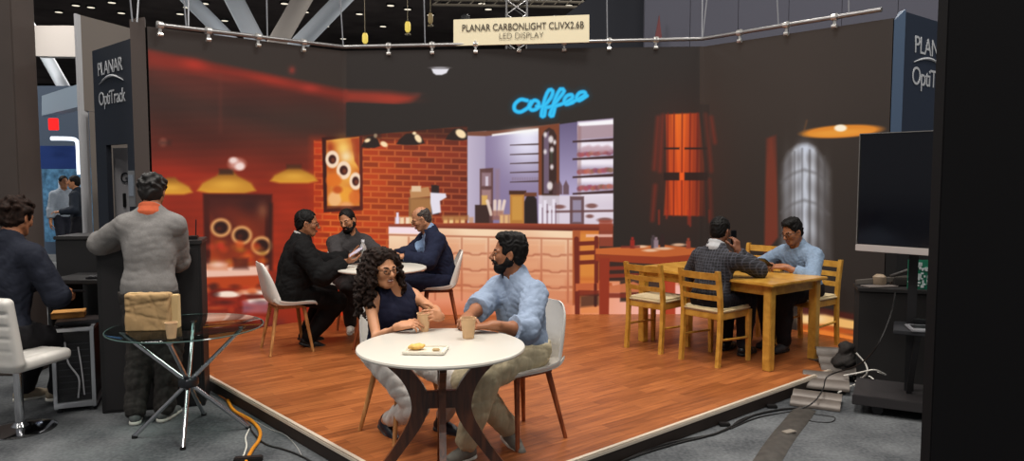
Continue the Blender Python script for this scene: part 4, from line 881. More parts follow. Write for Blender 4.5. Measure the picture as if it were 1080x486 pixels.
# ------------------------------------------------------------------ rail, clamps, wires, hanging sign above the wall
M_alu = mat('rail_aluminium', (150, 148, 148), .32, .75); M_wire = mat('wire_grey', (120, 122, 128), .5)
rail = thing('truss_rail', 'aluminium pipe rail running along the top of the video wall', 'rail', (0, 8.3, 3.1)); ro = V(0, 8.3, 3.1)
def off(p, d=.03): return p
ra, rb_, rc_, rd_ = D(165, 26, L_[1]-.0), D(362, 49.5, A_[1]-.02), D(741, 41, B_[1]-.02), D(930, 10, R_[1]+.05)
for p, q in ((ra, rb_), (rb_, rc_), (rc_, rd_)):
    t = MB(); t.tube([p-ro, q-ro], .021, 12); obj('pipe', t, M_alu, rail)
def clamp_at(x, seg):
    p, q = seg; xs = np.linspace(0, 1, 200); P_ = p[None]+(q-p)[None]*xs[:, None]; X, Y = to_px(P_); i = int(np.argmin(abs(X-x))); c = P_[i]; d = nrm(q-p); m = MB()
    m.tube([c-d*.026, c+d*.026], .033, 12); m.box(c-V(0, 0, .05), (.024, .024, .06), bev=.004); m.tube([c-V(0, 0, .085)-d*.022, c-V(0, 0, .085)+d*.022], .02, 8); m.box(c+V(0, -.036, .01), (.022, .022, .04))
    me = m.mesh('rail_clamp'); return me, c
cm = mat('clamp_bright', (205, 203, 200), .28, .7)
for k, (x, sg) in enumerate([(168, 0), (220, 0), (272, 0), (320, 0), (409, 1), (455, 1), (501.6, 1), (548, 1), (595, 1), (643, 1), (691, 1), (780, 2), (829, 2), (880, 2)]):
    me, c = clamp_at(x, ((ra, rb_), (rb_, rc_), (rc_, rd_))[sg]); o = obj('clamp', me, cm, rail); o.location = tuple(-ro)
for k, (x0, y0, x1, sg, dz) in enumerate([(193, -14, 196, 0, 0), (199, -14, 199, 0, .3), (281, -14, 282, 0, 0), (358, -14, 370, 0, 0), (447, -14, 448, 1, 0), (640, -14, 641, 1, 0), (747, -14, 741, 1, 0), (741, -14, 740, 2, .3), (819, -14, 821, 2, 0), (895, -14, 895, 2, 0), (136, -14, 139, 0, 0), (147, -14, 144, 0, .4)]):
    seg = ((ra, rb_), (rb_, rc_), (rc_, rd_))[sg]; xs = np.linspace(-.2, 1, 240); P_ = seg[0][None]+(seg[1]-seg[0])[None]*xs[:, None]; X, Y = to_px(P_); c = P_[int(np.argmin(abs(X-x1)))]
    tp = D(x0, y0, c[1]+dz); tp = tp+nrm(tp-c)*2.5; w = MB(); w.tube([c, tp], .007, 6); o = obj('hanging_wire', w, M_wire); tag(o, 'thin steel wires hanging from the ceiling down to the top rail', 'wire', 'wires holding the top rail')
sg = thing('hanging_sign', 'cream sign board naming the LED display, standing on the top rail', 'sign', (0, 8.3, 3.2)); so2 = V(0, 8.3, 3.2)
Ys = 8.26; k4 = [D(478.3, 48.3, Ys), D(621.5, 44.4, Ys-.08), D(621.5, 15.4, Ys-.08), D(478.3, 20.7, Ys)]
sb = MB(); sb.prism([p-so2 for p in k4], (0, .03, 0)); obj('board', sb, mat('sign_cream', (222, 211, 180), .7), sg)
sxd = nrm(k4[1]-k4[0]); M_st = mat('sign_print', (70, 62, 52), .7)
for body, x, y, size, o_ in (('PLANAR CARBONLIGHT CLIVX2.6B', 487, 33.0, .104, .0004), ('LED DISPLAY', 526, 41.0, .092, -.0015)):
    me = text_mesh('lettering', body, size, .001, 1.0, o_); w_now = max(v.co.x for v in me.vertices); want = 1.335 if size > .1 else .49
    me.transform(Matrix.Scale(want/w_now, 4, Vector((1, 0, 0)))); obj('lettering', place_mesh(me, D(x, y, Ys-.008-.09*(x-478)/143)-so2, sxd, V(0, 0, 1)), M_st, sg)
# small mark on the screen's top frame
# ------------------------------------------------------------------ hall beyond
M_truss = mat('truss_white', (196, 204, 214), .6)
for i, (x0, y0, x1, y1, w, Y, lb) in enumerate([(178, -22, 242, 42, 15, 24, 'leftmost slanted steel column above the video wall'), (236, -22, 271, 46, 19, 23, 'second slanted column from left, leaning right'), (331, -22, 292, 46, 19, 22, 'third slanted column from left, grey and leaning left'), (374, -14, 312, 50, 17, 21, 'rightmost slanted column, pale blue and leaning left'), (38, 40, 82, 118, 12, 20, 'slanted steel column at far left between the dark pillar and the grey wall')]):
    t = MB(); p, q = D(x0, y0, Y), D(x1, y1, Y); d = nrm(q-p); t.tube([p-d*.4, q+d*3.2 if i == 4 else q+d*4], w/780*Y*.5, 20); tag(obj('slanted_column', t, mat('truss_shade', (176, 168, 162), .6) if i == 2 else M_truss), lb, 'column')
# ceiling lights
M_cl = mat('lamp_glow', (235, 225, 205), .5, emit=1.2); M_hous = mat('lamp_housing', (40, 40, 42), .6)
first = None; spots = [(62, 13), (72, 32), (80, 6), (96, 8), (104, 23), (118, 3), (73, 64), (81, 61), (128, 14), (197, 8), (190, 15), (237, 22), (312, 7), (311, 28), (344, 28), (362, 41), (379, 15), (404, 28), (412, 6), (322, 13), (300, 4), (454, 16), (470, 5), (508, 4), (515, 10), (600, 6), (216, 4), (350, 5), (430, 10)]
for i, (x, y) in enumerate(spots):
    y = min(y, 44); p = np.array(G(x, y, 9.12)); 
    if p[1] < 0 or p[1] > 58: p = np.array(D(x, y, 50)); p[2] = 9.12
    if first is None:
        first = thing('ceiling_light', 'tiny round downlights in the dark hall ceiling', 'light', p, group='downlights in the hall ceiling'); h_ = MB(); h_.lathe([(.2, .08), (.2, 0), (.16, 0), (.16, .03)], n=14); obj('housing', h_, M_hous, first); g_ = MB(); g_.lathe([(.155, -.002), (.001, -.03)], n=14, cap=False); obj('diffuser', g_, M_cl, first)
    else: dup(first, p, 0)
# hanging warm lamps in the dark hall
for i, (x, y, s_) in enumerate([(385, 40, .8), (430, 28, .8), (454, 19, .7)]):
    Y = 18; p = D(x, y, Y); t = thing('hanging_lamp', ['yellow hanging lamp just above the rail, left one', 'yellow hanging lamp, middle one above the rail', 'dim hanging lamp close to the cream sign'][i], 'lamp', p)
    g = MB(); g.lathe([(.06*s_, .11), (.085*s_, .05), (.085*s_, -.08), (.05*s_, -.13)], n=14); obj('shade', g, mat('lamp_yellow', (215, 190, 90), .5, emit=.8) if i < 2 else mat('lamp_dim', (150, 130, 90), .5, emit=.3), t); g = MB(); g.lathe([(.03, -.15), (.07, -.17), (.07, -.2), (.02, -.22)], n=10); g.tube([(0, 0, .12), (0, 0, 2.2)], .008, 6); obj('fitting', g, mat('fitting', (120, 110, 90), .4, .5), t)
# lattice truss and pale haze of lights behind the sign
tt = thing('lighting_truss', 'grey lattice truss with lights high behind the cream sign', 'truss', D(545, 10, 16)); g = MB(); z0 = 0
for dx in (-.22, .22):
    for dy in (0, .35): g.tube([(dx, dy, -1.0), (dx, dy, 1.5)], .022, 6)
for k in range(8): g.tube([(-.22, 0, -1+.3*k), (.22, 0, -.7+.3*k)], .014, 5); g.tube([(.22, .35, -1+.3*k), (-.22, .35, -.7+.3*k)], .014, 5); g.tube([(-.22, 0, -.7+.3*k), (.22, 0, -1+.3*k)], .014, 5)
obj('lattice', g, M_alu, tt)
g = MB(); g.tube([(-1.8, .1, .12), (2.4, .1, .05)], .03, 8); g.tube([(-1.8, .4, .3), (2.4, .4, .22)], .03, 8)
for k in range(16): g.tube([(-1.8+.26*k, .1, .12), (-1.67+.26*k, .4, .3)], .012, 5)
obj('cross_beam', g, mat('beam_beige', (120, 112, 100), .6, .3), tt)
for dx, dz in ((-1.1, -.18), (.85, -.2), (1.5, -.16)):
    g = MB(); g.lathe([(.05, .1), (.09, .06), (.1, -.06), (.08, -.07)], n=12); o = obj('spotlight', g, M_hous, tt); o.location = (dx, .1, dz)
# blue-grey booth walls behind the right half
bw1 = MB(); p, q = D(556, 0, 12.5), D(682, 0, 12.2); bw1.prism([V(p[0], p[1], 0), V(q[0], q[1], 0), V(q[0], q[1], 5.2), V(p[0], p[1], 3.9)], (0, .1, 0)); struct('wall_dark_booth', bw1, mat('booth_dark_blue', (40, 42, 50), .8))
bw2 = MB(); p, q = D(680, 0, 11.2), D(1010, 0, 9.6)
n_ = nrm(np.cross(q-p, V(0, 0, 1)))
for k in range(6):
    a_, b_ = p+(q-p)*(k/6+.001), p+(q-p)*((k+1)/6-.001); bw2.prism([V(a_[0], a_[1], 0), V(b_[0], b_[1], 0), V(b_[0], b_[1], 6), V(a_[0], a_[1], 6)], (0, .1, 0))
struct('wall_booth_panels', bw2, mat('booth_blue_grey', (84, 84, 96), .8))
rf = MB(); rf.prism([D(691, 40, 10.9), D(698, 40, 10.9), D(695.5, 16, 10.9)], (0, .05, 0)); tag(obj('red_pennant', rf, mat('pennant_red', (110, 58, 60), .7)), 'narrow dull red pennant hanging behind the rail', 'pennant')
# booth at far left between pillar and grey wall
bt = thing('far_booth', 'pale booth with glowing arch seen between dark pillar and grey wall', 'exhibition booth', D(75, 240, 13)*V(1, 1, 0)); bO = np.array(bt.location)
g = MB(); p, q = D(46, 118, 13), D(98, 84, 11.2); p2 = D(46, 98, 13)
g.prism([D(44, 122, 13.4)-bO, D(97, 109, 11.4)-bO, D(97, 84, 11.4)-bO, D(44, 101, 13.4)-bO], (0, .3, 0)); obj('header', g, mat('booth_header', (150, 168, 186), .6), bt)
g = MB(); g.box(D(70, 170, 16)-bO+V(0, 0, -.6), (3.4, .1, 4.4), bev=0); obj('back_wall', g, mat('booth_back', (78, 92, 112), .7), bt)
g = MB(); ap = [D(54, 146, 13.2), D(66, 146, 13.2), D(76, 146.5, 13.2), D(80, 148, 13.2), D(82, 153, 13.2), D(83, 178, 13.2), D(83.5, 184, 13.2)]; g.tube([x-bO for x in curve_pts(ap, 40)], .035, 8); obj('arch_light', g, mat('arch_glow', (225, 235, 250), .5, emit=1.4), bt)
g = MB(); g.box(D(66, 166, 13.6)-bO, (.75, .1, .42)); obj('blue_sign', g, mat('booth_blue', (36, 60, 120), .5, emit=.15), bt)
g = MB(); g.box(D(73, 216, 15)-bO, (1.0, .08, 1.5)); obj('lit_display', g, mat('display_glow', (70, 110, 140), .5, emit=.35, noise=.9, nscale=9), bt)
rng = random.Random(4)
for k in range(14):
    c = D(rng.uniform(58, 92), rng.uniform(190, 240), 14.6)-bO; g = MB(); g.box(c, (.05+.08*rng.random(), .05, .08+.14*rng.random()), bev=.005); obj('exhibit', g, mat(['exhibit_pale', 'exhibit_blue', 'exhibit_dark'][k % 3], [(190, 205, 220), (60, 130, 170), (24, 28, 36)][k % 3], .5, emit=[.25, .2, 0][k % 3]), bt)
ex = MB(); c = D(56.5, 131, 12.6); ex.box(c, (.16, .05, .2), bev=.01); tag(obj('exit_sign', ex, mat('exit_red', (225, 30, 30), .5, emit=1.0)), 'small glowing red sign beneath the far booth header', 'sign')
wb = MB(); p, q = D(36, 66, 19), D(92, 66, 19); wb.prism([D(36, 59, 19), D(92, 60, 17), D(92, 27, 17), D(36, 27, 19)], (0, .3, 0)); struct('wall_white_band', wb, mat('band_white', (176, 170, 166), .7))
lt = MB(); lt.box(V(*D(-6, 120, 9)[:2], 2.0), (.5, .1, 4.0), bev=0); tag(obj('lit_panel', lt, mat('panel_blue_lit', (90, 140, 190), .5, emit=.4)), 'pale blue lit panel at the left picture edge behind the pillar', 'panel')

# ------------------------------------------------------------------ furniture kinds
M_shell = mat('shell_white', (214, 209, 202), .38, noise=.02); M_cush = mat('seat_pad', (196, 190, 182), .8, bump=.2, nscale=120)
M_beech = wood('beech_leg', (150, 98, 52), (196, 140, 84), (45, 45, 5)); M_walnut = wood('walnut', (64, 32, 18), (112, 60, 33), (34, 34, 4), .35, .2); M_pine = wood('pine_varnish', (176, 124, 44), (208, 158, 68), (12, 12, 12), .35, .25); M_teak = wood('teak_leg', (112, 52, 24), (160, 84, 42), (45, 45, 5))
M_chrome = mat('chrome', (205, 205, 208), .12, 1.0); M_black = mat('black_laminate', (24, 23, 24), .55, noise=.15, nscale=4); M_white = mat('white_laminate', (208, 202, 191), .3, spec=.5)
def shell_chair(label, loc, rz, legm, padm=None, group='white shell chairs'):
    """local: faces +x"""
    t = thing('shell_chair', label, 'chair', loc, rz, group)
    prof = [(.225, .418, .180, .0), (.205, .442, .210, .004), (.12, .440, .230, .022), (.0, .428, .232, .04), (-.10, .426, .232, .058), (-.15, .445, .228, .07), (-.18, .49, .222, .075), (-.198, .56, .214, .07), (-.215, .65, .20, .055), (-.230, .73, .176, .036), (-.238, .785, .138, .02), (-.240, .805, .095, .012)]
    P = curve_pts([V(*p) for p in prof], 33); P = [np.array(list(p)) for p in _cr4(prof, 34)]
    nu = 20; gridA = []; gridB = []
    for i, (x, z, w, lift) in enumerate(P):
        a = P[max(0, i-1)]; b = P[min(len(P)-1, i+1)]; tx, tz = nrm([b[0]-a[0], b[1]-a[1]]); nx, nz = tz*1.0, -tx     # normal to the sitting side
        nx, nz = (nx, nz) if nz > 0 or (abs(nz) < .5 and nx > 0) else (-nx, -nz)
        rowA = []; rowB = []
        for j in range(nu+1):
            u = 2*j/nu-1; q = lift*abs(u)**2.6; y = w*math.sin(u*PI/2*.98)/math.sin(PI/2*.98)
            rowA.append(V(x+nx*q, y, z+nz*q)); rowB.append(V(x+nx*(q-.009), y*1.0, z+nz*(q-.009)))
        gridA.append(rowA); gridB.append(rowB)
    m = MB(); rings = [ra+rb[::-1] for ra, rb in zip(gridA, gridB)]; m.loft(rings); obj('shell', m, M_shell, t)
    m = MB(); rows = []
    for i in range(2, 17):
        x, z, w, lift = P[i]; e = min(1, (i-1)/3, (17.5-i)/3); rw_ = []
        for j in range(13):
            u = (2*j/12-1)*.84; q = lift*abs(u)**2.6; rw_.append(V(x, w*math.sin(u*PI/2), z+q+.004+.018*e*(1-abs(u/.84)**4)))
        rows.append(rw_+[p-V(0, 0, .02) for p in rw_[::-1]])
    m.loft(rows); obj('cushion', m, padm or M_cush, t)
    fr = MB()
    for sx in (1, -1): fr.bar((sx*.12, -.13, .405), (sx*.12, .13, .405), .03, .022)
    for sy in (1, -1): fr.bar((-.14, sy*.12, .405), (.13, sy*.12, .405), .03, .022)
    obj('under_frame', fr, legm, t)
    for sx in (1, -1):
        for sy in (1, -1):
            l = MB(); l.tube([(sx*.115, sy*.115, .425), (sx*.185-.01, sy*.195, 0)], [.019, .012], 12); obj('leg', l, legm, t)
    return t
def _cr4(ctrl, n):
    P = [np.asarray(p, float) for p in ctrl]; P = [2*P[0]-P[1]]+P+[2*P[-1]-P[-2]]; out = []; seg = len(P)-3; N = n-1
    for k in range(n):
        f = k/N*seg; i = min(int(f), seg-1); t = f-i; p0, p1, p2, p3 = P[i:i+4]
        out.append(.5*((2*p1)+(-p0+p2)*t+(2*p0-5*p1+4*p2-p3)*t*t+(-p0+3*p1-3*p2+p3)*t**3))
    return out
def dining_chair(label, loc, rz):
    """local: faces +x, back posts at x=-.2"""
    t = thing('dining_chair', label, 'chair', loc, rz, 'pale wooden dining chairs')
    for sy in (1, -1):
        m = MB(); sec = []
        for x, z in ((-.225, 0), (-.205, .25), (-.20, .45), (-.215, .60), (-.25, .79)):
            w, d = .0165, .019; y = sy*.185; sec.append([V(x-d, y-w, z), V(x+d, y-w, z), V(x+d, y+w, z), V(x-d, y+w, z)])
        m.loft(sec); me = m.mesh('back_post'); me.polygons.foreach_set('use_smooth', [False]*len(me.polygons)); obj('back_post', me, M_pine, t)
        m = MB(); sec = [[V(x-d, y-d, z), V(x+d, y-d, z), V(x+d, y+d, z), V(x-d, y+d, z)] for x, z, d, y in ((.195, 0, .015, sy*.19), (.19, .44, .02, sy*.19))]; m.loft(sec); me = m.mesh('leg'); me.polygons.foreach_set('use_smooth', [False]*len(me.polygons)); obj('leg', me, M_pine, t)
        m = MB(); m.tube([(-.205, sy*.185, .22), (.19, sy*.19, .20)], .010, 10); obj('stretcher', m, M_pine, t)
    for x, z, h_ in ((-.246, .745, .055), (-.228, .655, .042), (-.212, .565, .042)):
        m = MB(); rows = []
        for y in np.linspace(-.185, .185, 9):
            b = -.022*(1-(y/.185)**2); rows.append([V(x+b-.008, y, z-h_/2), V(x+b+.008, y, z-h_/2), V(x+b+.008-.008, y, z+h_/2), V(x+b-.016, y, z+h_/2)])
        m.loft(rows); me = m.mesh('back_slat'); obj('back_slat', me, M_pine, t)
    m = MB(); m.box((-.0, .178, .41), (.40, .022, .055)); m.box((-.0, -.178, .41), (.40, .022, .055)); m.box((.19, 0, .41), (.022, .37, .055)); m.box((-.19, 0, .41), (.022, .37, .055)); obj('seat_frame', m, M_pine, t)
    m = MB(); m.box((.0, 0, .455), (.43, .40, .04), bev=.016); obj('seat_cushion', m, mat('seat_cream', (206, 188, 150), .8, noise=.08, nscale=14), t)
    return t
def round_top(r, z, th=.022):
    m = MB(); m.lathe([(r-.012, z-th), (r-.003, z-th+.004), (r, z-th*.5), (r-.003, z-.003), (r-.01, z)], n=72); return m

# front round table with crossing bentwood legs
FT = np.array(G(465.3, 363.5, ST+.74))*V(1, 1, 0)+V(0, 0, ST)
ft = thing('round_table', 'white round cafe table in front with curved dark brown legs', 'table', FT)
obj('tabletop', round_top(.405, .74), M_white, ft)
m = MB(); m.lathe([(.30, .70), (.30, .718)], n=40); obj('top_ring', m, M_walnut, ft)
prof = _cr4([(.315, .705, .038), (.24, .665, .055), (.155, .585, .07), (.105, .48, .085), (.12, .38, .07), (.20, .25, .05), (.295, .12, .046), (.365, 0, .04)], 24)
for k in range(4):
    an = R(-83+90*k); m = MB(); sec = []
    for i, (r, z, w) in enumerate(prof):
        a = prof[max(0, i-1)]; b = prof[min(len(prof)-1, i+1)]; tr_, tz = nrm([b[0]-a[0], b[1]-a[1]]); nr, nz = -tz, tr_; w = w*.5; q = []
        for sr_, sy in ((-1, -1), (1, -1), (1, 1), (-1, 1)):
            rr, zz, yy = r+nr*w*sr_, z+nz*w*sr_, .016*sy; q.append(V(rr*math.cos(an)-yy*math.sin(an), rr*math.sin(an)+yy*math.cos(an), max(0, zz)))
        sec.append(q)
    m.loft(sec); me = m.mesh('leg'); me.polygons.foreach_set('use_smooth', [False]*len(me.polygons)); obj('leg', me, M_walnut, ft)
m = MB()
for k in range(2):
    an = R(-83+90*k); m.bar((-.10*math.cos(an), -.10*math.sin(an), .475), (.10*math.cos(an), .10*math.sin(an), .475), .03, .085)
obj('cross_brace', m, M_walnut, ft)
# back round table (white, on a pedestal of timber legs)
BT = np.array(G(402, 281.5, ST+.74))*V(1, 1, 0)+V(0, 0, ST)
bt2 = thing('round_table', 'white round table at the back between the three people in suits and shirts', 'table', BT)
obj('tabletop', round_top(.41, .74), M_white, bt2)
for k in range(4):
    an = R(20+90*k); m = MB(); m.tube([(.10*math.cos(an), .10*math.sin(an), .72), (.26*math.cos(an), .26*math.sin(an), 0)], [.02, .014], 10); obj('leg', m, M_teak, bt2)
m = MB(); m.lathe([(.14, .70), (.14, .718)], n=24); obj('top_plate', m, M_black, bt2); m = MB(); m.bar((-.18, 0, .30), (.18, 0, .30), .02, .03); obj('brace', m, M_black, bt2); m = MB(); m.bar((0, -.18, .30), (0, .18, .30), .02, .03); obj('brace', m, M_black, bt2)
# chairs around them
CH_W = V(-.655, 4.42, ST); CH_M = V(.045, 4.335, ST)
shell_chair('white shell chair under the person in the navy sleeveless top', CH_W, R(-47), M_beech)
shell_chair('white shell chair under the person in the pale blue shirt', CH_M, R(219), M_teak)
CH_K = V(-2.02, 6.58, ST); CH_B = V(-.75, 7.50, ST); CH_R = V(-1.70, 7.66, ST)
shell_chair('white shell chair under the person in the black suit', CH_K, R(30), M_beech)
shell_chair('white shell chair under the bald person in the navy suit', CH_B, R(188), M_teak)
shell_chair('white shell chair under the bearded person in charcoal shirt', CH_R, R(-58), M_teak)

# dining table on the right
u_ = V(math.cos(R(127)), math.sin(R(127)), 0); v_ = V(math.cos(R(37)), math.sin(R(37)), 0); C0 = V(2.04, 5.74, 0); TH = .71; TL, TW = 1.5, .80
tc_ = C0+u_*TL/2+v_*TW/2+V(0, 0, ST)
dt = thing('dining_table', 'long honey-coloured wooden dining table on the right of the stage', 'table', tc_, R(127))
m = MB(); m.box((0, 0, TH-.0125), (TL, TW, .025), bev=.006); obj('tabletop', m, M_pine, dt)
m = MB(); m.box((0, TW/2-.075, TH-.065), (TL-.2, .022, .08)); m.box((0, -TW/2+.075, TH-.065), (TL-.2, .022, .08)); m.box((TL/2-.075, 0, TH-.065), (.022, TW-.2, .08)); m.box((-TL/2+.075, 0, TH-.065), (.022, TW-.2, .08)); obj('apron', m, M_pine, dt)
for sx in (1, -1):
    for sy in (1, -1): m = MB(); m.box((sx*(TL/2-.075), sy*(TW/2-.075), (TH-.025)/2), (.07, .07, TH-.025), bev=.006); obj('leg', m, M_pine, dt)
def uv(u, v): return C0+u_*u+v_*v+V(0, 0, ST)
f1 = R(44); f2 = R(39)
c1 = V(1.184, 6.545, 0)+V(math.cos(f1), math.sin(f1), 0)*.215; c2 = V(1.568, 6.086, 0)+V(math.cos(f2), math.sin(f2), 0)*.215
dc1 = dining_chair('empty pale wooden dining chair with cream seat at the near table side', c1+V(0, 0, ST), f1)
dup(dc1, c2+V(0, 0, ST), f2, 'wooden dining chair under the person in the dark checked shirt')
CH_L = uv(.42, 1.17); dup(dc1, CH_L, R(217), 'wooden dining chair under the person in the light blue shirt by the screen')
CH_F = uv(1.10, 1.30); q = dup(dc1, CH_F, R(222), 'wooden dining chair across the table, half hidden behind the phone user'); q.scale = (1, 1, 1.1)

# glass table at the left
GTc = V(-2.07, 4.65, 0); gt_ = thing('glass_table', 'round clear glass table on crossed chrome legs at left', 'table', GTc)
M_glass = bpy.data.materials.new('clear_glass'); M_glass.use_nodes = True; nt_ = M_glass.node_tree; nt_.nodes.remove(nt_.nodes['Principled BSDF'])
tp_ = nt_.nodes.new('ShaderNodeBsdfTransparent'); tp_.inputs['Color'].default_value = (.62, .71, .69, 1); gl_ = nt_.nodes.new('ShaderNodeBsdfGlossy'); gl_.inputs['Roughness'].default_value = .03; fr_ = nt_.nodes.new('ShaderNodeFresnel'); fr_.inputs['IOR'].default_value = 1.45; mx_ = nt_.nodes.new('ShaderNodeMixShader')
ge_ = nt_.nodes.new('ShaderNodeNewGeometry'); mu_ = nt_.nodes.new('ShaderNodeMath'); mu_.operation = 'SUBTRACT'; mu_.use_clamp = True; nt_.links.new(fr_.outputs[0], mu_.inputs[0]); nt_.links.new(ge_.outputs['Backfacing'], mu_.inputs[1]); nt_.links.new(mu_.outputs[0], mx_.inputs[0]); nt_.links.new(tp_.outputs[0], mx_.inputs[1]); nt_.links.new(gl_.outputs[0], mx_.inputs[2]); nt_.links.new(mx_.outputs[0], nt_.nodes['Material Output'].inputs['Surface'])
m = MB(); m.lathe([(.455, .690), (.462, .695), (.462, .699), (.455, .704)], n=80); obj('glass_top', m, M_glass, gt_); m = MB(); m.tube([(.4635*math.cos(a), .4635*math.sin(a), .697) for a in np.linspace(0, 2*PI, 73)], .0042, 6); obj('glass_edge', m, mat('glass_edge', (70, 92, 88), .12, spec=.8), gt_)
legs_ = [(142, 462), (193, 474), (262, 452), (215, 438)]
for k, (x, y) in enumerate(legs_):
    p = np.array(G(x, y, .0))-GTc; m = MB(); dx = .03*np.array([math.cos(k*1.57), math.sin(k*1.57), 0]); m.tube([p+V(0, 0, .012), V(-p[0]*1.02, -p[1]*1.02, .672)], .0135, 14); obj('leg', m, M_chrome, gt_)
    m2 = MB(); m2.lathe([(.020, .674), (.024, .680), (.024, .689)], (-p[0]*1.02, -p[1]*1.02, 0), 16); obj('glass_support', m2, M_chrome, gt_)
    m3 = MB(); m3.lathe([(.016, 0), (.018, .006), (.016, .02)], (p[0], p[1], 0), 12); obj('foot_cap', m3, M_black, gt_)
m = MB(); m.lathe([(.055, .315), (.062, .325), (.062, .36), (.055, .37)], n=24); obj('hub', m, mat('hub_metal', (70, 70, 74), .3, .8), gt_)
# ------------------------------------------------------------------ small things
M_cup = mat('paper_cup', (214, 176, 134), .7, noise=.05, nscale=20); M_kraft = mat('kraft_paper', (170, 138, 96), .85, noise=.1, nscale=9, bump=.4); M_card = mat('card_pale', (204, 176, 128), .8)
def cup(label, loc, s=1.0, straw=False, group='paper cups'):
    t = thing('paper_cup', label, 'cup', loc, group=group); m = MB(); m.lathe([(.027*s, 0), (.028*s, .002), (.038*s, .098*s), (.0405*s, .100*s), (.0405*s, .104*s), (.0375*s, .104*s), (.0365*s, .095*s), (.0355*s, .085*s), (.001, .085*s)], n=28, cap=True); obj('cup_wall', m, M_cup, t)
    m = MB(); m.lathe([(.001, .0855*s), (.0355*s, .0855*s)], n=20, cap=False); obj('drink', m, mat('coffee', (92, 56, 34), .2), t)
    if straw: m = MB(); m.tube([(-.015, .0, .02*s), (.03, .005, .135*s)], .0028, 8); obj('stirrer', m, M_card, t)
    return t
TT = ST+.74
p = np.array(G(447, 349, TT)); cup('paper cup between the hands of the person in navy top', p, .92, True)
p = np.array(G(494, 356.5, TT)); cup('paper cup in front of the bearded person in pale blue', p)
# serving tray with pastry
p = np.array(G(449, 371, TT)); tr = thing('serving_tray', 'small square white tray with a pastry on the front table', 'tray', p, R(-4))
m = MB(); m.box((0, 0, .005), (.185, .135, .006), bev=.003)
for sx, sy, d in ((0, 1, (.19, .01, .014)), (0, -1, (.19, .01, .014)), (1, 0, (.01, .14, .014)), (-1, 0, (.01, .14, .014))): m.box((sx*.092, sy*.067, .009), d, bev=.003)
obj('tray_body', m, mat('tray_white', (226, 220, 205), .4), tr)
m = MB(); m.box((0, 0, .0085), (.15, .10, .0015), bev=0); obj('liner', m, mat('liner', (210, 200, 180), .7), tr)
S = SDF((-.12, -.08, 0), (.05, .08, .06), .003); S.ell((-.05, 0, .018), (.034, .022, .012), None, .01); S.ell((-.03, .012, .02), (.026, .018, .012), None, .01); S.noise(.002, 180, 2, 6); 
o = obj('pastry', S.mesh('pastry'), mat('pastry', (222, 176, 96), .7, noise=.2, nscale=60)); o.location = tuple(p+V(0, 0, .006)); tag(o, 'golden crumbly pastry lying on the white tray', 'pastry')
m = MB(); m.box((0, 0, 0), (.035, .02, .012), bev=.004); o = obj('pastry_piece', m, mat('bite', (196, 170, 130), .7)); o.location = tuple(p+V(.05, -.02, .016)); tag(o, 'small broken pastry piece at the right end of the tray', 'pastry')
# back table: bottle, papers, phones
p = np.array(G(383, 279, TT)); bo_ = thing('water_bottle', 'clear ribbed plastic water bottle on the back table', 'bottle', p)
m = MB(); m.lathe([(.030, 0), (.033, .01), (.033, .05), (.030, .055), (.033, .06), (.033, .10), (.030, .105), (.033, .11), (.033, .15), (.024, .185), (.0135, .20), (.0135, .215)], n=24); obj('bottle_body', m, mat('bottle_plastic', (205, 205, 205), .12, trans=.6), bo_); m = MB(); m.lathe([(.0155, .212), (.0155, .232)], n=16); obj('cap', m, mat('cap_white', (220, 220, 225), .4), bo_)
m = MB(); pp = np.array(G(372, 282, TT)); m.box((0, 0, .004), (.21, .15, .006), bev=.001); o = obj('papers', m, mat('paper', (232, 226, 214), .7)); o.location = tuple(pp); o.rotation_euler[2] = R(18); tag(o, 'thin stack of white papers on the back table by the bottle', 'papers')
# bag, box card and cup on the glass table
def pt(x, y, z): return np.array(G(x, y, z))
GZ = .704; b0 = pt(132, 350, GZ); b1 = pt(176, 349, GZ)
bg = thing('paper_bag', 'brown kraft paper bag lying on the glass table', 'bag', (b0+b1)/2); bx = nrm((b1-b0)*V(1, 1, 0)); by = V(-bx[1], bx[0], 0); wb_ = np.linalg.norm(b1-b0); rng2 = np.random.RandomState(8)
S = SDF((-.24, -.16, -.01), (.24, .24, .30), .005); RM = np.stack([bx, by, V(0, 0, 1)], 1)
S.rbox(by*.06+V(0, 0, .11), (wb_*.5, .055, .112), RM, .012, .01)
S.rbox(by*.035+V(0, 0, .215), (wb_*.49, .03, .012), RM, .006, .02)
for q_, n_q in ((V(0, 0, .17), -.02), (V(0, 0, .09), .03)): S.cone(by*.0-bx*wb_*.55+q_+V(0, 0, n_q), by*.0+bx*wb_*.55+q_-V(0, 0, n_q), .006, k=.02, mode='sub')
S.cone(bx*.03+V(0, 0, .21), bx*.09+V(0, 0, .02), .005, k=.02, mode='sub'); S.cone(-bx*.10+V(0, 0, .2), -bx*.06+V(0, 0, .08), .005, k=.02, mode='sub')
S.noise(.0035, 34, 6, 6, True); S.plane((0, 0, 0.001), (0, 0, -1)); obj('bag_body', S.mesh('bag_body'), M_kraft, bg)
m = MB(); m.box(-bx*(wb_*.5-.055)+V(0, 0, .228)+by*.03, (.075, .03, .018), rz=math.atan2(bx[1], bx[0])); obj('folded_edge', m, M_card, bg)
p = pt(181, 347, GZ)+by*.05; cd = MB(); cd.box((0, 0, .105), (.07, .05, .21), bev=.004); o = obj('card_carton', cd, M_card); o.location = tuple(p); o.rotation_euler[2] = math.atan2(bx[1], bx[0]); tag(o, 'tall pale card carton standing between the bag and the cup', 'carton')
cup('paper cup on the glass table beside the brown bag', pt(181, 356.5, GZ), .9)

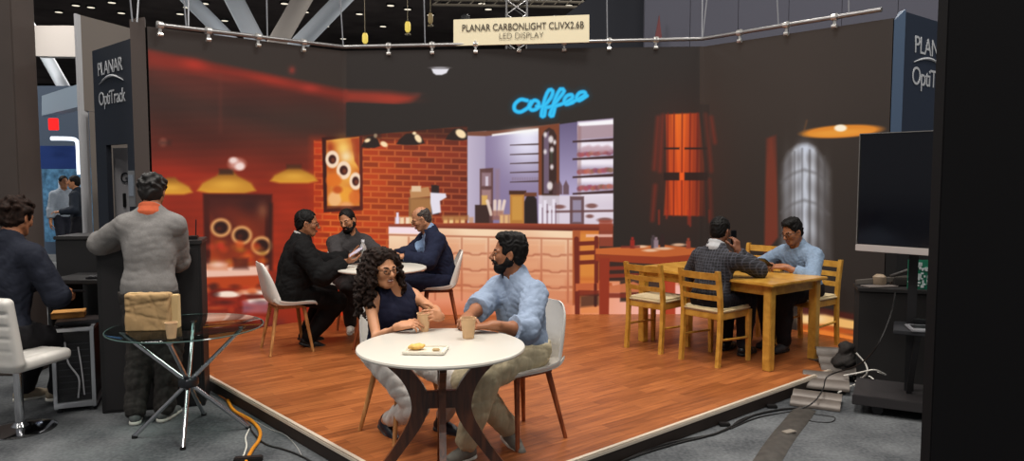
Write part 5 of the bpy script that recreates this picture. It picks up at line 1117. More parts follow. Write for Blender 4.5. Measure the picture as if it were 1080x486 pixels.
# ------------------------------------------------------------------ left work area
def podium(name, label, a, b, depth, h_, z0=0, cat='cabinet', top=True, m=M_black):
    a = V(a[0], a[1], 0); b = V(b[0], b[1], 0); d = nrm(b-a); n = V(-d[1], d[0], 0); c = (a+b)/2+n*depth/2; t = thing(name, label, cat, c, math.atan2(d[1], d[0])); w = np.linalg.norm(b-a)
    bm1 = MB(); bm1.box((0, 0, z0+(h_-.03-z0)/2), (w, depth, h_-.03-z0), bev=.004); obj('body', bm1, m, t)
    bm1 = MB(); bm1.box((0, 0, h_-.0145), (w+.02, depth+.02, .029), bev=.004); obj('top', bm1, mat('podium_top', (38, 36, 36), .45), t); return t, c
pc_, cc = podium('black_podium', 'wide black podium that the standing person leans on', (-2.86, 5.06), (-2.22, 5.25), .34, 1.20)
bm1 = MB(); bm1.box((-.155, -.172, .585), (.30, .01, 1.13), bev=.003); bm1.box((.165, -.172, .585), (.30, .01, 1.13), bev=.003); obj('front_panel', bm1, mat('podium_front', (30, 28, 29), .5), pc_)
podium('black_podium', 'black podium further back behind the computer tower', (-3.72, 6.0), (-2.95, 6.05), .35, 1.17)
# small black device on the podium
p = V(-2.36, 5.34, 1.2); dv = thing('black_device', 'small flat black device with an aerial on the podium', 'device', p, R(16)); m = MB(); m.box((0, 0, .0125), (.16, .10, .025)); obj('case', m, mat('device_black', (22, 22, 24), .35), dv); m = MB(); m.tube([(.06, .04, .02), (.065, .04, .14)], .004, 8); obj('aerial', m, mat('device_black', (22, 22, 24), .35), dv)
# desk with keyboard and controller behind the podium edge
dk_ = thing('black_desk', 'black desk with monitor edge between podium and tower', 'desk', (-3.15, 5.75, 0)); m = MB(); m.box((0, 0, .86), (.75, .45, .03)); obj('desktop', m, M_black, dk_)
for sx in (1, -1): m = MB(); m.box((sx*.35, 0, .42), (.03, .42, .84)); obj('side_panel', m, M_black, dk_)
kb = thing('keyboard', 'black keyboard on the desk left of the podium', 'keyboard', (-3.08, 5.66, .875), R(10)); m = MB(); m.box((0, 0, .008), (.34, .12, .014)); obj('case', m, mat('device_black', (22, 22, 24), .35), kb); m = MB()
for r_ in range(4):
    for c_ in range(12): m.box((-.15+.0272*c_, -.042+.028*r_, .0175), (.022, .022, .006), bev=.002)
obj('keys', m, mat('keycap', (60, 60, 62), .5), kb)
mo = thing('computer_mouse', 'white computer mouse beside the keyboard', 'mouse', (-3.02, 5.56, .875)); S = SDF((-.06, -.05, -.01), (.06, .05, .06), .003); S.ell((0, 0, .008), (.05, .032, .028), None, .0); S.plane((0, 0, .0), (0, 0, -1)); obj('shell', S.mesh('shell'), mat('mouse_white', (200, 198, 196), .4), mo)
mn = thing('monitor', 'small black monitor seen edge-on above the desk', 'monitor', (-2.98, 5.9, .875), R(12)); m = MB(); m.box((0, 0, .2), (.42, .03, .26)); obj('screen', m, mat('device_black', (22, 22, 24), .35), mn); m = MB(); m.box((0, .02, .006), (.2, .14, .012)); m.box((0, .03, .09), (.05, .02, .17)); obj('stand', m, mat('device_black', (22, 22, 24), .35), mn)
# computer tower
TC = V(-3.155, 5.31, 0); tw = thing('computer_tower', 'black computer tower with silver open frame on the carpet', 'computer', TC, R(22)); M_alum = mat('tower_silver', (178, 180, 184), .3, .8)
m = MB(); m.box((0, .0, .31), (.235, .40, .50), bev=.006); obj('case', m, mat('tower_black', (18, 18, 20), .4), tw)
m = MB()
for sx in (1, -1):
    m.bar((sx*.118, -.215, .035), (sx*.118, -.215, .585), .024, .03, (0, 1, 0)); m.bar((sx*.118, .215, .035), (sx*.118, .215, .585), .024, .03, (0, 1, 0)); m.bar((sx*.118, -.215, .585), (sx*.118, .215, .585), .024, .03); m.bar((sx*.118, -.215, .04), (sx*.118, .215, .04), .024, .03)
for sy in (1, -1): m.bar((-.118, sy*.215, .585), (.118, sy*.215, .585), .03, .024); m.bar((-.118, sy*.215, .055), (.118, sy*.215, .055), .03, .04)
obj('silver_frame', m, M_alum, tw)
m = MB()
for k in range(9): m.box((0, -.203, .12+.045*k), (.19, .006, .008), bev=.002)
obj('vent_bars', m, mat('vent_grey', (40, 40, 44), .5), tw)
m = MB(); m.tube(curve_pts([(-.05, -.215, .50), (-.03, -.24, .36), (.03, -.235, .24), (.02, -.225, .10)], 20), .006, 8); m.tube(curve_pts([(.03, -.215, .46), (.05, -.235, .3), (.06, -.23, .12)], 16), .005, 8); obj('cables', m, mat('cable_grey', (150, 150, 154), .5), tw)
m = MB()
for sx in (1, -1):
    for sy in (1, -1): m.lathe([(.02, 0), (.022, .02), (.018, .03)], (sx*.1, sy*.19, 0), 12)
obj('feet', m, mat('device_black', (22, 22, 24), .35), tw)
lp_ = thing('laptop', 'closed dark laptop lying on the computer tower', 'laptop', TC+V(.02, 0, .602), R(28)); m = MB(); m.box((0, 0, .012), (.30, .22, .022), bev=.006); obj('case', m, mat('laptop_dark', (34, 33, 36), .35), lp_); m = MB(); m.box((0, 0, .0245), (.28, .2, .002), bev=0); obj('lid', m, mat('laptop_lid', (52, 46, 46), .3), lp_)
bk = thing('brown_folder', 'tan folded card box on the laptop on the tower', 'box', TC+V(-.09, .05, .628), R(25)); m = MB(); m.box((0, 0, .02), (.21, .15, .04), bev=.004); obj('box', m, mat('tan_card', (172, 118, 58), .75, noise=.08), bk); m = MB(); m.box((0, -.002, .043), (.212, .152, .005), bev=.002); obj('lid', m, mat('tan_card_light', (190, 136, 72), .75), bk)
# swivel chair
SW = V(-3.22, 4.74, 0); sw = thing('swivel_chair', 'white quilted swivel chair on a round chrome base at far left', 'chair', SW, R(78)); M_leath = mat('white_leather', (206, 202, 196), .4)
S = SDF((-.36, -.34, .38), (.34, .34, .98), .008); S.rbox((0, 0, .47), (.225, .225, .04), None, .035, .01); S.rbox((-.232, 0, .69), (.04, .25, .225), np.array(Matrix.Rotation(R(-9), 3, 'Y')), .035, .04)
for y in (-.15, -.05, .05, .15): S.cone((-.16, y, .517), (.2, y, .517), .008, k=.012, mode='sub'); S.cone((-.178, y, .50), (-.225, y, .92), .008, k=.012, mode='sub')
for z in (.58, .66, .74, .82): S.cone((-.19, -.22, z), (-.19, .22, z), .007, k=.012, mode='sub'); S.cone((-.268-.035*(z-.58)*3, -.23, z), (-.268-.035*(z-.58)*3, .23, z), .011, k=.014, mode='sub')
obj('seat_shell', S.mesh('seat_shell'), M_leath, sw); m = MB(); m.lathe([(.028, .015), (.026, .42), (.06, .43)], n=20); obj('column', m, M_chrome, sw); m = MB(); m.lathe([(.205, 0), (.21, .006), (.19, .014), (.05, .026), (.03, .05)], n=48); obj('base', m, M_chrome, sw)

# ------------------------------------------------------------------ right: monitor cart and table with gear
ang = R(-28); TVc = D(945, 205, 5.45); cart = thing('monitor_cart', 'dark metal cart carrying the large monitor at right', 'cart', V(TVc[0]+.13, 5.08, 0), ang); M_cart = mat('cart_black', (30, 29, 31), .5)
m = MB(); m.box((.06, 0, .10), (1.14, .55, .05), bev=.006); m.box((.06, -.27, .10), (1.14, .02, .07), bev=.004); obj('base', m, mat('cart_base', (46, 43, 44), .5), cart)
for sx in (-.16, .42): m = MB(); m.bar((sx, .06, .12), (sx, .06, 1.75), .06, .05, (0, 1, 0)); obj('post', m, M_cart, cart)
m = MB(); m.box((.08, -.10, .60), (.70, .38, .025), bev=.005); obj('shelf', m, mat('cart_shelf', (40, 40, 43), .45), cart); m = MB(); m.bar((-.16, -.02, .12), (-.12, -.24, .59), .035, .03, (0, 1, 0)); obj('brace', m, M_cart, cart); m = MB(); m.bar((.42, -.02, .12), (.42, -.24, .59), .035, .03, (0, 1, 0)); obj('brace', m, M_cart, cart)
for sx in (-.35, .55):
    for sy in (.22, -.22): m = MB(); m.tube([(sx, sy-.015, .038), (sx, sy+.015, .038)], .036, 16); m.box((sx, sy, .07), (.03, .05, .02)); obj('caster', m, M_cart, cart)
k4 = [D(903.5, 262, 5.30), D(978, 271, 4.95)]; tvd = nrm((k4[1]-k4[0])*V(1, 1, 0)); tv = thing('monitor', 'large black monitor with silver lower bezel on the cart at right', 'monitor', k4[0]*V(1, 1, 0)+V(0, 0, 1.1), math.atan2(tvd[1], tvd[0]))
zb = k4[0][2]-.015; zt_ = D(908, 141, 5.30)[2]; wtv = 1.25; zl = lambda z: z-1.1
m = MB(); m.box((wtv/2, .025, (zl(zb)+zl(zt_))/2), (wtv, .05, zt_-zb), bev=.005); obj('case', m, mat('monitor_case', (26, 26, 28), .4), tv)
m = MB(); m.box((wtv/2, -.002, (zl(zb)+.05+zl(zt_))/2), (wtv-.02, .006, zt_-zb-.06), bev=0); obj('screen', m, mat('monitor_glass', (10, 11, 18), .12, spec=.5), tv)
m = MB(); m.box((wtv/2, -.004, zl(zb)+.024), (wtv+.012, .014, .048), bev=.003); obj('lower_bezel', m, mat('bezel_silver', (190, 182, 178), .4, .2), tv)
m = MB(); m.box((wtv/2, -.003, zl(zt_)-.002), (wtv+.004, .012, .006), bev=.001); m.box((.0, -.003, (zl(zb)+zl(zt_))/2), (.006, .012, zt_-zb), bev=.001); obj('edge_bezel', m, mat('bezel_grey', (120, 118, 116), .4, .3), tv)
p = V(*(k4[0][:2]+tvd[:2]*.62), 0); m = MB(); 
# things on the cart shelf
Rz = np.array(Matrix.Rotation(ang, 3, 'Z')); cl_ = lambda x, y, z: np.array(cart.location)+Rz @ V(x, y, z)
lt_ = thing('laptop', 'thin silver laptop on the cart shelf under the monitor', 'laptop', cl_(-.02, -.16, .6135), ang+.2); m = MB(); m.box((0, 0, .008), (.33, .23, .014), bev=.005); obj('case', m, mat('laptop_silver', (150, 150, 154), .35, .5), lt_); m = MB(); m.box((0, .02, .0165), (.28, .11, .003), bev=0); obj('keys', m, mat('device_black', (22, 22, 24), .35), lt_)
ad = thing('power_adapter', 'black power adapter beside the laptop on the cart', 'adapter', cl_(-.10, .02, .6135), ang); m = MB(); m.box((0, 0, .02), (.12, .06, .036), bev=.008); obj('brick', m, mat('device_black', (22, 22, 24), .35), ad); m = MB(); m.tube(curve_pts([(.06, 0, .02), (.12, .04, .05), (.22, .06, .08), (.33, .02, .05)], 20), .005, 8); obj('cable', m, mat('cable_grey', (150, 150, 154), .5), ad)
# dark counter behind the cart, with gear and circuit board
ct, cc2 = podium('black_counter', 'black draped counter behind the monitor cart', (2.74, 5.78), (3.9, 5.42), .27, .78, m=mat('drape_and_dark_panel', (24, 22, 22), .85))
gz = .78
g0_ = D(923, 300, 5.90)*V(1, 1, 0)
tp = thing('tripod_head', 'grey camera bracket lying on the black counter', 'camera gear', V(g0_[0]+.05, g0_[1]-.02, gz), R(-10)); tp.scale = (1.25, 1.0, 1.25); M_gear = mat('gear_grey', (100, 94, 88), .5, .3)
m = MB(); m.bar((-.16, 0, .02), (.18, .03, .055), .035, .03); obj('arm', m, M_gear, tp); m = MB(); m.lathe([(.03, 0), (.042, .02), (.04, .06), (.02, .075)], (-.02, .0, .0), 16); obj('ball', m, mat('gear_tan', (142, 124, 104), .5), tp); m = MB(); m.box((.14, .03, .03), (.16, .09, .055), bev=.008); m.tube([(.05, .02, .06), (.24, .06, .13)], .012, 8); obj('camera_body', m, mat('gear_dark', (54, 50, 48), .5), tp)
m = MB(); m.box((0, 0, .006), (.26, .12, .01), bev=.003); o = obj('notebook', m, mat('notebook_grey', (104, 96, 92), .6)); o.location = (g0_[0]+.0, g0_[1]-.07, gz); o.rotation_euler[2] = R(12); tag(o, 'flat grey notebook at the front edge of the black counter', 'notebook')
cbp = thing('circuit_board', 'green and white circuit board standing on the counter', 'circuit board', D(969, 313, 5.70)*V(1, 1, 0)+V(0, 0, gz), R(-15)); m = MB(); m.box((0, 0, .115), (.17, .012, .23), bev=.002); obj('board', m, mat('board_green', (24, 110, 84), .5), cbp); m = MB()
rg = random.Random(2)
for k in range(46): m.box((rg.uniform(-.075, .075), -.009, rg.uniform(.01, .2)), (rg.uniform(.008, .026), .008, rg.uniform(.008, .026)), bev=.001)
obj('components', m, mat('components', (196, 206, 206), .5), cbp)
# folded ribbed cable ramps at the stage's right corner
M_ramp = mat('ramp_grey', (98, 90, 84), .45, .2, noise=.12, nscale=9)
def ramp(label, a, b, w, z, tilt=0, k=4):
    a = np.array(a, float); b = np.array(b, float); d = nrm(b-a); n = V(-d[1], d[0], 0); L = np.linalg.norm(b-a); top = []; N = 48
    for i in range(N+1):
        t = i/N; ph = (t*k) % 1; zz = .014+.030*max(0, math.sin(ph*PI))**.6; top.append(n*(t*w)+V(0, 0, zz+t*w*math.tan(tilt)))
    r0 = top+[p-V(0, 0, .012) for p in top[::-1]]; m = MB(); m.loft([r0, [p+d*L*.5 for p in r0], [p+d*L for p in r0]]); me = m.mesh('cable_ramp'); o = obj('cable_ramp', me, M_ramp); o.location = (a[0], a[1], z); return tag(o, label, 'cable ramp')
ramp('front grey ribbed cable ramp on the carpet by the stage corner', pt(833, 428, 0), pt(886, 435, 0), .27, .002, .12, 2)
ramp('middle grey ribbed cable ramp piled behind the front one', pt(846, 413, 0), pt(896, 418, 0), .26, .03, .22, 2)
ramp('rear grey ribbed cable ramp leaning toward the counter', pt(866, 403, 0), pt(903, 405, 0), .30, .07, .42, 3)
m = MB(); pA = pt(905, 406, .0); m.prism([pA, pA+V(.19, .07, 0), pA+V(.22, .20, .30), pA+V(.05, .16, .31)], (-.006, .012, 0)); tag(obj('white_sheet', m, mat('sheet_white', (150, 143, 136), .7)), 'pale plastic sheet leaning behind the cable ramps', 'sheet')
S = SDF((-.2, -.2, -.02), (.2, .2, .3), .008); S.ell((0, 0, .05), (.10, .07, .06), None, .02); S.cone((0, 0, .05), (.01, .0, .17), .055, .045, .03); S.noise(.012, 30, 4, fold=True); S.plane((0, 0, 0), (0, 0, -1)); o = obj('black_bag', S.mesh('black_bag'), mat('bag_dark', (40, 36, 34), .85)); o.location = tuple(pt(893, 390, ST)*V(1, 1, 0)+V(0, .04, ST)); tag(o, 'crumpled dark cloth bag at the stage corner', 'bag')
m = MB(); pm = pt(874, 379, ST); m.box((0, 0, .004), (.30, .16, .008), bev=.003); o = obj('floor_mat', m, mat('mat_dark', (66, 52, 46), .8)); o.location = tuple(pm); o.rotation_euler[2] = R(20); tag(o, 'small dark mat on the stage behind the table leg', 'mat')
# cables
def cable(label, pts, r, m, name='cable', z=None, cat='cable'):
    P_ = [np.array(G(x, y, (r if len(q) == 0 else q[0]))) for x, y, *q in pts]; b = MB(); b.tube(curve_pts(P_, 60), r, 8); return tag(obj(name, b, m), label, cat)
M_cbk = mat('cable_black', (22, 20, 20), .5); M_cor = mat('cable_orange', (212, 134, 30), .5); M_cwh = mat('cable_white', (212, 208, 200), .5); M_cye = mat('cable_brown', (110, 62, 40), .5)
cable('thick orange cable curling along the left stage edge', [(240, 422), (246, 432), (256, 438), (266, 444), (274, 454), (273, 464), (266, 474), (259, 488), (256, 500)], .011, M_cor)
cable('thin orange cable close to the left stage edge', [(228, 414), (241, 424), (249, 435), (258, 441), (268, 447), (275, 458), (272, 468)], .006, mat('cable_rust', (176, 92, 40), .5))
cable('white cable running down beside the thick orange one', [(263, 452), (259, 461), (260, 470), (257, 480), (250, 500)], .005, M_cwh)
cable('black cable heading right along the carpet at left', [(262, 450), (272, 462), (282, 469), (300, 474), (320, 482), (350, 500)], .006, M_cbk)
cable('brown cable under the stage edge at left', [(222, 408), (236, 420), (252, 436), (264, 450)], .005, M_cye)
cable('grey cable strand below the left stage edge', [(262, 440), (284, 452), (300, 458), (312, 470), (318, 480)], .003, mat('cable_grey2', (150, 148, 146), .5))
pl = MB(); c_ = pt(262, 484, .015); pl.box(c_, (.16, .05, .03), rz=R(12), bev=.006); tag(obj('cable_plug', pl, M_cbk), 'black plug strip at the end of the orange cable', 'plug')
cable('black cable along the right stage edge, upper one', [(640, 494), (690, 472), (720, 464), (752, 458), (775, 448), (795, 438), (822, 432), (845, 430)], .008, M_cbk)
cable('black cable along the right stage edge, lower one', [(630, 500), (668, 482), (712, 468), (745, 460), (768, 452), (783, 442), (810, 434)], .007, M_cbk)
cable('thin black cable looping over the ramps up to the counter', [(770, 452), (800, 440), (838, 433), (858, 424, .06), (868, 410, .12), (874, 396, .16), (905, 385, .3), (925, 365, .5), (940, 330, .70), (944, 309, .79)], .005, M_cbk)
cable('thin dark cable looping beside the ramps', [(840, 434), (862, 437), (880, 440), (876, 445), (856, 444), (846, 438)], .003, M_cbk)
for k, (ppts, lb) in enumerate([([(902, 402, .02), (914, 396, .08), (922, 402, .05), (914, 410, .02), (902, 408, .03), (908, 398, .1)], 'white cable tangle beside the ramps, looped strand'), ([(890, 396, .12), (906, 393, .16), (922, 390, .2), (934, 395, .12), (926, 392, .15)], 'white cable tangle, strand reaching toward the cart'), ([(884, 414, .03), (900, 406, .05), (914, 404, .08), (928, 404, .03)], 'white cable tangle, lower strand'), ([(903, 372, .3), (913, 384, .22), (914, 394, .15), (904, 402, .05)], 'white cable dropping behind the pale sheet')]): cable(lb, ppts, .006, M_cwh)
m = MB(); m.box((0, 0, .02), (.09, .07, .04), bev=.01); o = obj('cable_adapter', m, M_cwh); o.location = tuple(pt(907, 402, .0)); tag(o, 'white adapter block in the cable tangle by the ramps', 'adapter')
# black cable cover strip on the carpet
st_ = [(849, 432), (838, 446), (828, 458), (818, 472), (806, 492)]; P_ = [np.array(G(x, y, 0)) for x, y in st_]; m = MB(); rows = []
for i, p in enumerate(P_):
    d = nrm(P_[min(i+1, 4)]-P_[max(i-1, 0)]); n = V(-d[1], d[0], 0); w = .075; rows.append([p+n*w+V(0, 0, .002), p+n*w*.5+V(0, 0, .016), p-n*w*.5+V(0, 0, .016), p-n*w+V(0, 0, .002)])
m.loft(rows); tag(obj('cable_cover', m, mat('cover_dark', (62, 58, 54), .6, noise=.3, nscale=20)), 'dark taped cable cover strip running toward the camera', 'cable cover')
m = MB(); m.box(np.array(G(832, 455, .02)), (.09, .05, .01), rz=R(30), bev=.003); tag(obj('tape_piece', m, mat('tape', (130, 122, 112), .5)), 'crumpled pale tape across the cable cover', 'tape')
for k, (x, y) in enumerate([(764, 449), (814, 430)]): m = MB(); m.box((0, 0, .012), (.07, .045, .022), bev=.004); o = obj('cable_clip', m, M_cbk); o.location = tuple(G(x, y, 0)); tag(o, ['black cable clip on the carpet at the middle of the right stage edge', 'black cable clip on the carpet just left of the ramps'][k], 'clip')
# ------------------------------------------------------------------ the people
SK1 = mat('skin_brown', (150, 98, 68), .5, noise=.05, nscale=25); SK2 = mat('skin_tan', (172, 118, 84), .5, noise=.05, nscale=25); SK3 = mat('skin_dark', (120, 76, 54), .5, noise=.05, nscale=25); SK4 = mat('skin_fair', (178, 124, 92), .48, noise=.05, nscale=25)
HB = mat('hair_black', (13, 10, 9), .65, spec=.2, noise=.5, nscale=60); HD = mat('hair_dark_brown', (34, 22, 17), .7, spec=.15, noise=.6, nscale=50); HG = mat('hair_grey', (58, 50, 46), .6, noise=.5, nscale=60)
def cloth(n, rgb, **k): return mat(n, rgb, .85, noise=k.pop('noise', .06), nscale=k.pop('nscale', 40), spec=.2, **k)
def check_cloth():
    m = bpy.data.materials.new('checked_cloth'); m.use_nodes = True; nt = m.node_tree; b = nt.nodes['Principled BSDF']; L = nt.links.new
    tc = nt.nodes.new('ShaderNodeTexCoord'); mp = nt.nodes.new('ShaderNodeMapping'); mp.inputs['Rotation'].default_value = (0, 0, R(-39)); sp = nt.nodes.new('ShaderNodeSeparateXYZ'); L(tc.outputs['Object'], mp.inputs['Vector']); L(mp.outputs['Vector'], sp.inputs['Vector']); outs = []
    for ax, fr in (('Y', 40), ('Z', 40)):
        a = nt.nodes.new('ShaderNodeMath'); a.operation = 'MULTIPLY'; a.inputs[1].default_value = fr; f = nt.nodes.new('ShaderNodeMath'); f.operation = 'FRACT'; g = nt.nodes.new('ShaderNodeMath'); g.operation = 'LESS_THAN'; g.inputs[1].default_value = .22
        L(sp.outputs[ax], a.inputs[0]); L(a.outputs[0], f.inputs[0]); L(f.outputs[0], g.inputs[0]); outs.append(g)
    mx = nt.nodes.new('ShaderNodeMath'); mx.operation = 'MAXIMUM'; L(outs[0].outputs[0], mx.inputs[0]); L(outs[1].outputs[0], mx.inputs[1]); c = nt.nodes.new('ShaderNodeMix'); c.data_type = 'RGBA'; c.inputs['A'].default_value = (*lin((30, 29, 34)), 1); c.inputs['B'].default_value = (*lin((62, 62, 70)), 1)
    L(mx.outputs[0], c.inputs['Factor']); L(c.outputs['Result'], b.inputs['Base Color']); b.inputs['Roughness'].default_value = .9; return m
SH_DK = (mat('shoe_black', (20, 19, 20), .4), mat('sole_black', (26, 25, 25), .6))
# person in the pale blue shirt, front right
person(dict(label='bearded person in pale blue shirt and khaki trousers sitting at the front round table', pelvis=(.075, 4.34, .628), yaw=219, lean=(11, 0), s=.97, spine=.42, hyaw=182, hpitch=-2, hroll=0, skin=SK1, hairm=HB, hair='quiff', beard=.006, h=.0042, ground=ST,
    handL=((-.10, 3.80, .878), (-1, -.12, -.05), (0, -.1, -1), .45), handR=((-.265, 3.86, .882), (-.25, -1, -.08), (.15, 0, -1), .75), poleL=(.75, .1, -.75), poleR=(-.3, .6, -.8),
    footL=((-.255, 3.97, .178), 222, 0), kneeL=(-.45, -.75, .75), footR=((-.01, 4.20, .19), -62, 12), kneeR=(-.75, -.2, .75),
    trousers=dict(m=cloth('khaki', (190, 176, 146)), e=.014, e2=.022, len=.93, wr=.005), shirt=dict(m=cloth('pale_blue_linen', (136, 150, 172)), e=.014, cuff=.008, sleeve=.40, hem=-.05, wr=.005, wf=30, ch=.045), shoe=(mat('shoe_grey', (112, 108, 100), .7, noise=.15), mat('sole_white', (214, 210, 200), .6))))
# person in the navy sleeveless top, front left
person(dict(label='smiling person with long curly hair, round glasses and navy sleeveless top at front table', pelvis=(-.715, 4.25, .625), yaw=-47, lean=(6, 0), s=.90, spine=.415, head=(-.728, 4.14, 1.132), hyaw=-48, hpitch=1, hroll=3, fem=True, skin=mat('skin_warm', (186, 130, 94), .5, noise=.04, nscale=25), hairm=HD, hair='curly', glasses=1.25, smile=True, h=.0042, ground=ST,
    handR=((-.585, 3.80, .873), (.86, -.12, .18), (.25, .3, -.75), (.35, .4, .5, .6)), handL=((-.385, 3.90, .905), (-.42, -.75, .25), (-.75, .25, -.35), (.3, .4, .5, .6)), poleR=(-.5, .2, -1), poleL=(.8, .3, -.6),
    footR=((-.755, 4.38, .185), -52, 18), kneeR=(.6, -.75, .5), footL=((-.42, 4.42, .175), -35, 5), kneeL=(.7, -.6, .5),
    trousers=dict(m=cloth('white_denim', (206, 200, 194)), e=.008, e2=.012, len=.84, wr=.004), shirt=dict(m=cloth('navy_rib', (22, 24, 44), noise=.1), e=.009, sleeve=-1, collar=False, hem=-.03, wr=.003, wf=30), shoe=(mat('shoe_navy', (26, 28, 40), .45), mat('sole_dark', (60, 58, 60), .6))))
# black suit
person(dict(label='person in black suit sitting with back turned at the round back table', pelvis=(-1.98, 6.59, .625), yaw=28, lean=(13, 0), s=1.0, spine=.44, belly=.02, fat=.004, hyaw=12, hpitch=6, skin=SK1, hairm=HB, hair='short', glasses=1.3, h=.006, ground=ST,
    handR=((-1.50, 6.56, .895), (.95, .25, .1), (-.1, .3, .9), .35), handL=((-1.52, 6.86, .905), (.95, -.1, .15), (0, -.6, .6), .4), footR=((-1.86, 6.70, .19), 22, 18), footL=((-1.95, 6.94, .19), 30, 12), kneeR=(.9, .3, .6), kneeL=(.85, .55, .6),
    trousers=dict(m=cloth('black_wool', (11, 10, 11)), e=.018, e2=.03), collar=cloth('white_collar', (170, 168, 164)), jacket=dict(m=cloth('black_jacket', (11, 10, 11)), e=.026, cuff=.008, hem=-.10, bulk=.02, ch=.02, sleeve=.97, wr=.006, wf=28, name='jacket'), shoe=SH_DK))
# bald person in navy suit
person(dict(label='bald person with glasses in navy suit leaning over the round back table', pelvis=(-.70, 7.50, .625), yaw=205, lean=(20, 0), s=1.0, spine=.465, belly=.02, fat=.004, hyaw=192, hpitch=24, skin=SK4, hairm=HG, hair='bald', glasses=1.2, h=.006, ground=ST,
    handL=((-1.04, 7.03, .895), (-.85, -.5, .0), (0, .2, -1), .5), handR=((-1.12, 7.16, .895), (-.8, -.55, 0), (0, 0, -1), .5), poleL=(.5, -.6, -.8), footL=((-.98, 7.32, .19), 205, 0), footR=((-1.04, 7.55, .19), 205, 0), kneeL=(-.9, -.4, .5), kneeR=(-.9, -.4, .5),
    trousers=dict(m=cloth('navy_wool', (30, 34, 56)), e=.018, e2=.028), shirt=dict(m=cloth('blue_check_shirt', (128, 150, 182)), e=.010, ch=.05), jacket=dict(m=cloth('navy_jacket', (24, 29, 50)), e=.022, cuff=.006, hem=-.10, open=.085, bulk=.015, ch=.015, sleeve=.95, wr=.005, wf=28, name='jacket'), shoe=SH_DK))
# bearded person in charcoal shirt
person(dict(label='bearded person in charcoal shirt facing forward behind the round back table', pelvis=(-1.69, 7.62, .625), yaw=-60, lean=(6, 0), s=.98, spine=.42, hyaw=-104, hpitch=13, hroll=12, skin=SK2, hairm=HB, hair='short', beard=.006, h=.006, ground=ST,
    handR=((-1.53, 7.16, .893), (.6, -.8, 0), (0, 0, -1), .3), handL=((-1.28, 7.19, .893), (-.4, -.8, 0), (0, 0, -1), .3), footR=((-1.62, 7.33, .19), -80, 0), footL=((-1.40, 7.40, .19), -60, 0), kneeR=(.3, -.9, .6), kneeL=(.6, -.7, .6),
    trousers=dict(m=cloth('dark_jeans', (40, 36, 36)), e=.015, e2=.022), shirt=dict(m=cloth('charcoal_shirt', (56, 53, 54)), e=.014, cuff=.006, sleeve=.9, hem=-.06, ch=.045), shoe=(mat('shoe_pale', (176, 168, 158), .7), mat('sole_white', (214, 210, 200), .6))))
# dark checked shirt, on the phone
person(dict(label='person in dark checked shirt with back turned, phone to ear, at the wooden table', pelvis=(1.675, 6.175, .625), yaw=39, lean=(10, 0), s=.97, spine=.415, hyaw=40, hpitch=8, skin=SK3, hairm=HB, hair='short', h=.006, ground=ST,
    handR=((1.89, 6.16, 1.03), (-.1, .16, 1), (-.6, .8, .05), .55), handL=((1.74, 6.62, .862), (.85, .3, 0), (0, 0, -1), .3), poleR=(.75, -.2, -.9), footR=((2.02, 6.36, .19), 39, 0), footL=((1.92, 6.56, .19), 45, 0), kneeR=(.75, .6, .5), kneeL=(.7, .7, .5),
    trousers=dict(m=cloth('black_jeans', (24, 25, 32)), e=.015, e2=.022), shirt=dict(m=check_cloth(), e=.014, cuff=.004, sleeve=.95, hem=-.10, ch=.03), collar=cloth('grey_collar', (176, 176, 178)), shoe=SH_DK))
# light blue shirt, right side
pT = uv(.42, 1.13)
person(dict(label='person in light blue shirt and glasses looking at a phone at the wooden table', pelvis=(pT[0], pT[1], .625), yaw=217, lean=(20, 0), s=.97, spine=.405, hyaw=204, hpitch=20, skin=SK1, hairm=HB, hair='quiff', glasses=1.2, beard=0, h=.006, ground=ST,
    handL=(tuple(uv(.37, .735)[:2])+(.862,), u_*.85-v_*.35, (0, 0, -.6)+u_*.6, .6), handR=(tuple(uv(.65, .76)[:2])+(.862,), -u_*.85-v_*.35, V(0, 0, -.6)-u_*.6, .6), poleL=(.75, -.55, -.5), poleR=(-.5, .75, -.5),
    footL=((2.42, 6.50, .19), 222, 0), footR=((2.36, 6.70, .19), 215, 0), kneeL=(-.8, -.5, .6), kneeR=(-.8, -.5, .6),
    trousers=dict(m=cloth('dark_trousers', (34, 30, 32)), e=.015, e2=.022), shirt=dict(m=cloth('light_blue_shirt', (122, 140, 162), noise=.12, nscale=60), e=.013, cuff=.006, sleeve=.62, hem=-.06, ch=.045), shoe=(mat('shoe_charcoal', (58, 56, 58), .6), SH_DK[1])))
# standing person at the podium
person(dict(label='person in grey sweatshirt standing with back turned, leaning on the black podium', pelvis=(-2.425, 4.90, .885), yaw=98, lean=(10, 0), s=.98, spine=.50, hyaw=100, hpitch=12, skin=SK1, hairm=mat('hair_black_grey', (24, 21, 20), .6, noise=.7, nscale=40), hair='messy', face=False, h=.006, ground=0,
    handL=((-2.66, 5.22, 1.232), (.7, .7, 0), (0, 0, -1), .3), handR=((-2.44, 5.24, 1.235), (-.5, .9, 0), (0, 0, -1), .3), poleL=(-.8, -.1, -.35), poleR=(-.05, .3, -1), sw=.158, footL=((-2.53, 4.87, .09), 112, 0), footR=((-2.36, 4.93, .09), 84, 0), kneeL=(0, 1, 0), kneeR=(0, 1, 0),
    trousers=dict(m=cloth('faded_black_jeans', (56, 52, 50), noise=.25), top=.0, e=.010, e2=.026, wr=.006), shirt=dict(m=cloth('grey_sweatshirt', (120, 117, 115), noise=.1, nscale=120), e=.018, cuff=.010, sleeve=.97, hem=-.03, ch=.02, wr=.005, wf=20, name='sweatshirt'), collar=cloth('rust_collar', (190, 92, 60)), shoe=(mat('trainer_grey', (96, 98, 98), .7, noise=.2), mat('sole_white', (214, 210, 200), .6))))
